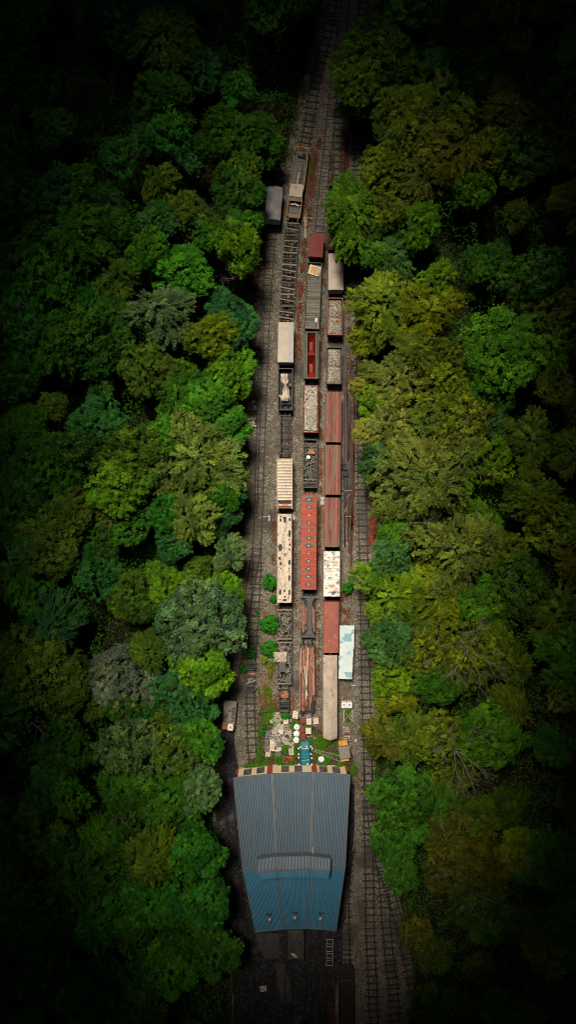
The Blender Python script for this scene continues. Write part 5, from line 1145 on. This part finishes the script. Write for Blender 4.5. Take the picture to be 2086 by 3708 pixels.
# bushes in the yard
def bush(px, py, rm, col, lab, h=1.8):
    t = thing('bush', lab, 'bush', (*P(px, py, h*.6), 0), random.Random(int(px)).uniform(0, 6), 'bushes in the yard'); me, lme = PROTO['bush'][int(px) % 3]; s = rm/5.0
    c = bpy.data.objects.new('crown', me); COL.objects.link(c); c.parent = t; c.scale = (s, s, s*1.1); c.location = (0, 0, .3*s+.2); c.color = (*col, 1)
    l = bpy.data.objects.new('limb', lme); COL.objects.link(l); l.parent = t; l.scale = (s, s, s); l.location = (0, 0, 1.2*s)
G_ = (.020,.125,.010)
bush(980,2108,1.45,G_,'green bush touching the wrapped coach, uppermost of the left bushes'); bush(990,2168,.75,G_,'small green bush just below the uppermost left bush')
bush(977,2255,1.8,G_,'largest green bush, left of the burnt wagons'); bush(977,2345,1.6,G_,'green bush just below the largest one, by the burnt wagon')
bush(905,2362,1.2,(.02,.10,.02),'dark green bush growing on the short siding'); bush(1262,2131,1.15,G_,'green bush right of the white streaked roof')
bush(932,2215,.4,G_,'tiny green bush between the left line rails',.5); bush(958,2390,.7,(.10,.17,.012),'yellow-green bush below the two large left bushes',.8); bush(880,2420,.9,(.02,.08,.02),'dark bush where the left line meets the asphalt',1)
bush(946,963,.5,(.50,.17,.02),'larger orange bush at the left edge of the yard',.6); bush(941,1044,.3,(.50,.17,.02),'smaller orange bush at the left edge of the yard',.5)
bush(955,2645,.75,(.02,.10,.015),'dark green bush at the left edge of the rubble',.8); bush(1035,2592,.8,G_,'green bush between rubble and the rusty bogie',.8); bush(1013,1420,.35,G_,'tiny green bush by the open wagon\'s left side',.8)

# weeds and ground cover
def cover(name, label, strips, cols, seed, dens=1.0, hmax=.45, size=(.12, .28)):
    g = np.random.default_rng(seed); C = []; LV = []; CI = []
    for (pts, wpx, ci, dn) in strips:
        for (a, b) in zip(pts, pts[1:]) if len(pts) > 1 else [(pts[0], (pts[0][0], pts[0][1]+1))]:
            A_, B_ = np.array(P(*a)), np.array(P(*b)); ln = np.linalg.norm(B_-A_)+.3; w = wpx*(1.3 if seed == 3 else 1.0)/K; n = int(ln*w*42*dens*dn)
            u = g.random(n); ww = g.normal(0, .36, n)*w; d = (B_-A_)/(np.linalg.norm(B_-A_)+1e-6); s = np.array([-d[1], d[0]])
            xy = A_+(B_-A_)*u[:, None]+s*ww[:, None]
            keep = np.array([noise.noise(Vector((x*.55, y*.55, seed)))+.35*noise.noise(Vector((x*2.2, y*2.2, seed))) > -.12 for x, y in xy]) if n else np.zeros(0, bool)
            xy = xy[keep]; C.append(np.column_stack([xy, g.uniform(.03, hmax, len(xy))])); CI.append(np.full(len(xy), ci))
    C = np.concatenate(C); CI = np.concatenate(CI); obs = []
    n = len(C); nr = np.tile([0, 0, 1.], (n, 1))+g.normal(0, .5, (n, 3)); ln = g.uniform(*size, n)
    me = leaf_mesh(name, C, nr, g.normal(size=(n, 3)), ln, ln*.5, g.uniform(.6, 1.3, n), CI*1.0, leafmat(name+'_leaf', cols))
    o = bpy.data.objects.new(name, me); COL.objects.link(o); tag(o, label, 'plants', kind='stuff')
red = [([(1152,500),(1140,560),(1130,650),(1118,760),(1112,830)], 20, .7, 1.3), ([(1105,870),(1098,960),(1090,1010),(1085,1100),(1080,1180),(1082,1300)], 14, .8, 1.2), ([(1205,490),(1200,660)], 12, .1, 1), ([(1246,480),(1246,640)], 10, .1, 1), ([(1232,490),(1232,650)], 5, .1, 1),
 ([(1184,850),(1176,1000),(1168,1150),(1163,1300)], 9, .1, 1), ([(1163,1300),(1160,1550)], 8, .2, .8), ([(1160,1550),(1160,1800),(1156,1900)], 11, .6, 1.1), ([(1156,1900),(1155,2200),(1150,2450)], 10, .2, 1),
 ([(950,880),(925,1000),(918,1150),(905,1300),(900,1500)], 20, .6, 1.1), ([(1262,1080),(1265,1400),(1270,1700),(1265,1900)], 9, .05, .7), ([(1278,1300),(1280,1700),(1282,1850),(1270,2060)], 8, .3, .8), ([(1243,2140),(1250,2260)], 32, .25, 1.1), ([(1350,1300),(1345,1380)], 12, .2, .8),
 ([(1350,2050),(1362,2350)], 14, .25, .8), ([(1385,2480),(1380,2560)], 14, .1, .8), ([(990,1880),(988,2090)], 12, .3, .8), ([(1000,2190),(1008,2290)], 14, .3, .8), ([(985,2400),(965,2480),(955,2560)], 26, .9, .6), ([(1000,2500),(1000,2580)], 12, .8, 1), ([(1062,2490),(1060,2590)], 12, .7, 1), ([(1215,2520),(1225,2560)], 16, .1, .7), ([(1150,2400),(1152,2560)], 10, .15, .9), ([(1290,2780),(1296,2860)], 14, .1, .6),
 ([(1006,1840),(985,1860)], 14, .2, 1), ([(1040,1240),(1060,1640)], 8, .2, .25), ([(1070,1700),(1074,2300)], 7, .2, .5), ([(1200,3550),(1200,3700)], 14, .4, .6), ([(880,2380),(890,2470)], 14, .5, .7), ([(1150,2590),(1160,2680)], 14, .5, .6)]
cover('red_ground_cover', 'reddish brown and orange low plants in strips between the tracks', red, (.125,.045,.026), 3, 2.0)
cover('red_weeds', 'dense bright reddish brown weeds between the right line and the wood', [([(1354,1712),(1357,1800),(1354,1900),(1348,2005)], 19, .1, 3.5)], (.24,.060,.036), 4, 2.0, .9, (.2, .4))
grn = [([(985,2395),(965,2470),(972,2560),(958,2620)], 24, .6, .7), ([(975,2560),(985,2620)], 36, .3, 1.2), ([(945,2600),(940,2700),(935,2770)], 14, .3, .9), ([(960,2740),(1010,2755),(1060,2752)], 34, .15, 1.1), ([(1062,2620),(1062,2700),(1066,2770)], 18, .15, 1.3), ([(1105,2630),(1130,2632)], 14, .15, 1.4), ([(1120,2680),(1180,2690),(1225,2685)], 34, .2, 1.6), ([(1140,2720),(1190,2735),(1240,2770)], 44, .25, 1.6), ([(1150,2762),(1240,2772)], 18, .25, 1.5), ([(880,2775),(960,2766),(1060,2762)], 12, .2, 1.6), ([(1262,2760),(1290,2800)], 26, .2, 1), ([(1262,2570),(1262,2610)], 22, .1, 1.2), ([(935,2480),(940,2560)], 8, .4, .5), ([(1075,2590),(1085,2700)], 14, .1, .9), ([(1020,2700),(1045,2712)], 22, .3, 1.1), ([(1118,560),(1130,640)], 10, .9, .5), ([(1100,1000),(1100,900)], 6, .9, .4)]
cover('green_weeds', 'green and yellow-green weeds around the rubble and shed front', grn, (.040,.120,.007), 5, 4.2, .7, (.16, .34))
lit = [([(1078,900),(1060,1500),(1072,2300)], 26, 0, .12), ([(1160,1000),(1152,1700),(1150,2500)], 16, 0, .15), ([(975,1200),(965,1800),(975,2300)], 40, 0, .07), ([(1290,1300),(1290,2700)], 20, 0, .12), ([(1040,2600),(1150,2700)], 60, 0, .3), ([(960,2600),(1060,2640)], 60, 0, .35)]
cover('litter', 'pale chips and splinters scattered between the wagon rows', lit, (.30,.27,.22), 12, 1.0, .12, (.15, .45))
edge = []
for py in range(0, 3700, 60):
    edge.append(([(interp(XL, py)-26, py), (interp(XL, py+60)-26, py+60)], 40, .2, .8)); b0, b1 = max(1322, interp(XR, py)), max(1322, interp(XR, py+60)); edge.append(([(b0+34, py), (b1+34, py+60)], 40, .3, .8))
cover('woodland_edge_plants', 'low green undergrowth along the foot of both woods', edge, (.03,.075,.012), 9, .8, 1.2, (.25, .5))
g = np.random.default_rng(6); n = 240000; xy = np.column_stack([g.uniform(-58, 58, n), g.uniform(-100, 100, n)])
pyy = 1854-xy[:, 1]*K; pxx = 1043+xy[:, 0]*K; keep = np.array([(a < interp(XL, b)-40) or (a > max(1330, interp(XR, b))+50) for a, b in zip(pxx, pyy)]); xy = xy[keep]; n = len(xy)
hh = np.array([max(0, noise.noise(Vector((x*.25, y*.25, 3)))*12+3.6+2.5*noise.noise(Vector((x*.9, y*.9, 7)))) for x, y in xy])
ln = g.uniform(.3, .55, n); me = leaf_mesh('undergrowth', np.column_stack([xy, (.1+hh*g.random(n)**.3)]), np.tile([0, 0, 1.], (n, 1))+g.normal(0, .5, (n, 3)), g.normal(size=(n, 3)), ln, ln*.6, g.uniform(.6, 1.2, n), g.random(n)*.3, leafmat('undergrowth_leaf', (.032,.105,.010)))
o = bpy.data.objects.new('undergrowth', me); COL.objects.link(o); tag(o, 'dark green undergrowth on the floor of the woods', 'plants', kind='stuff')
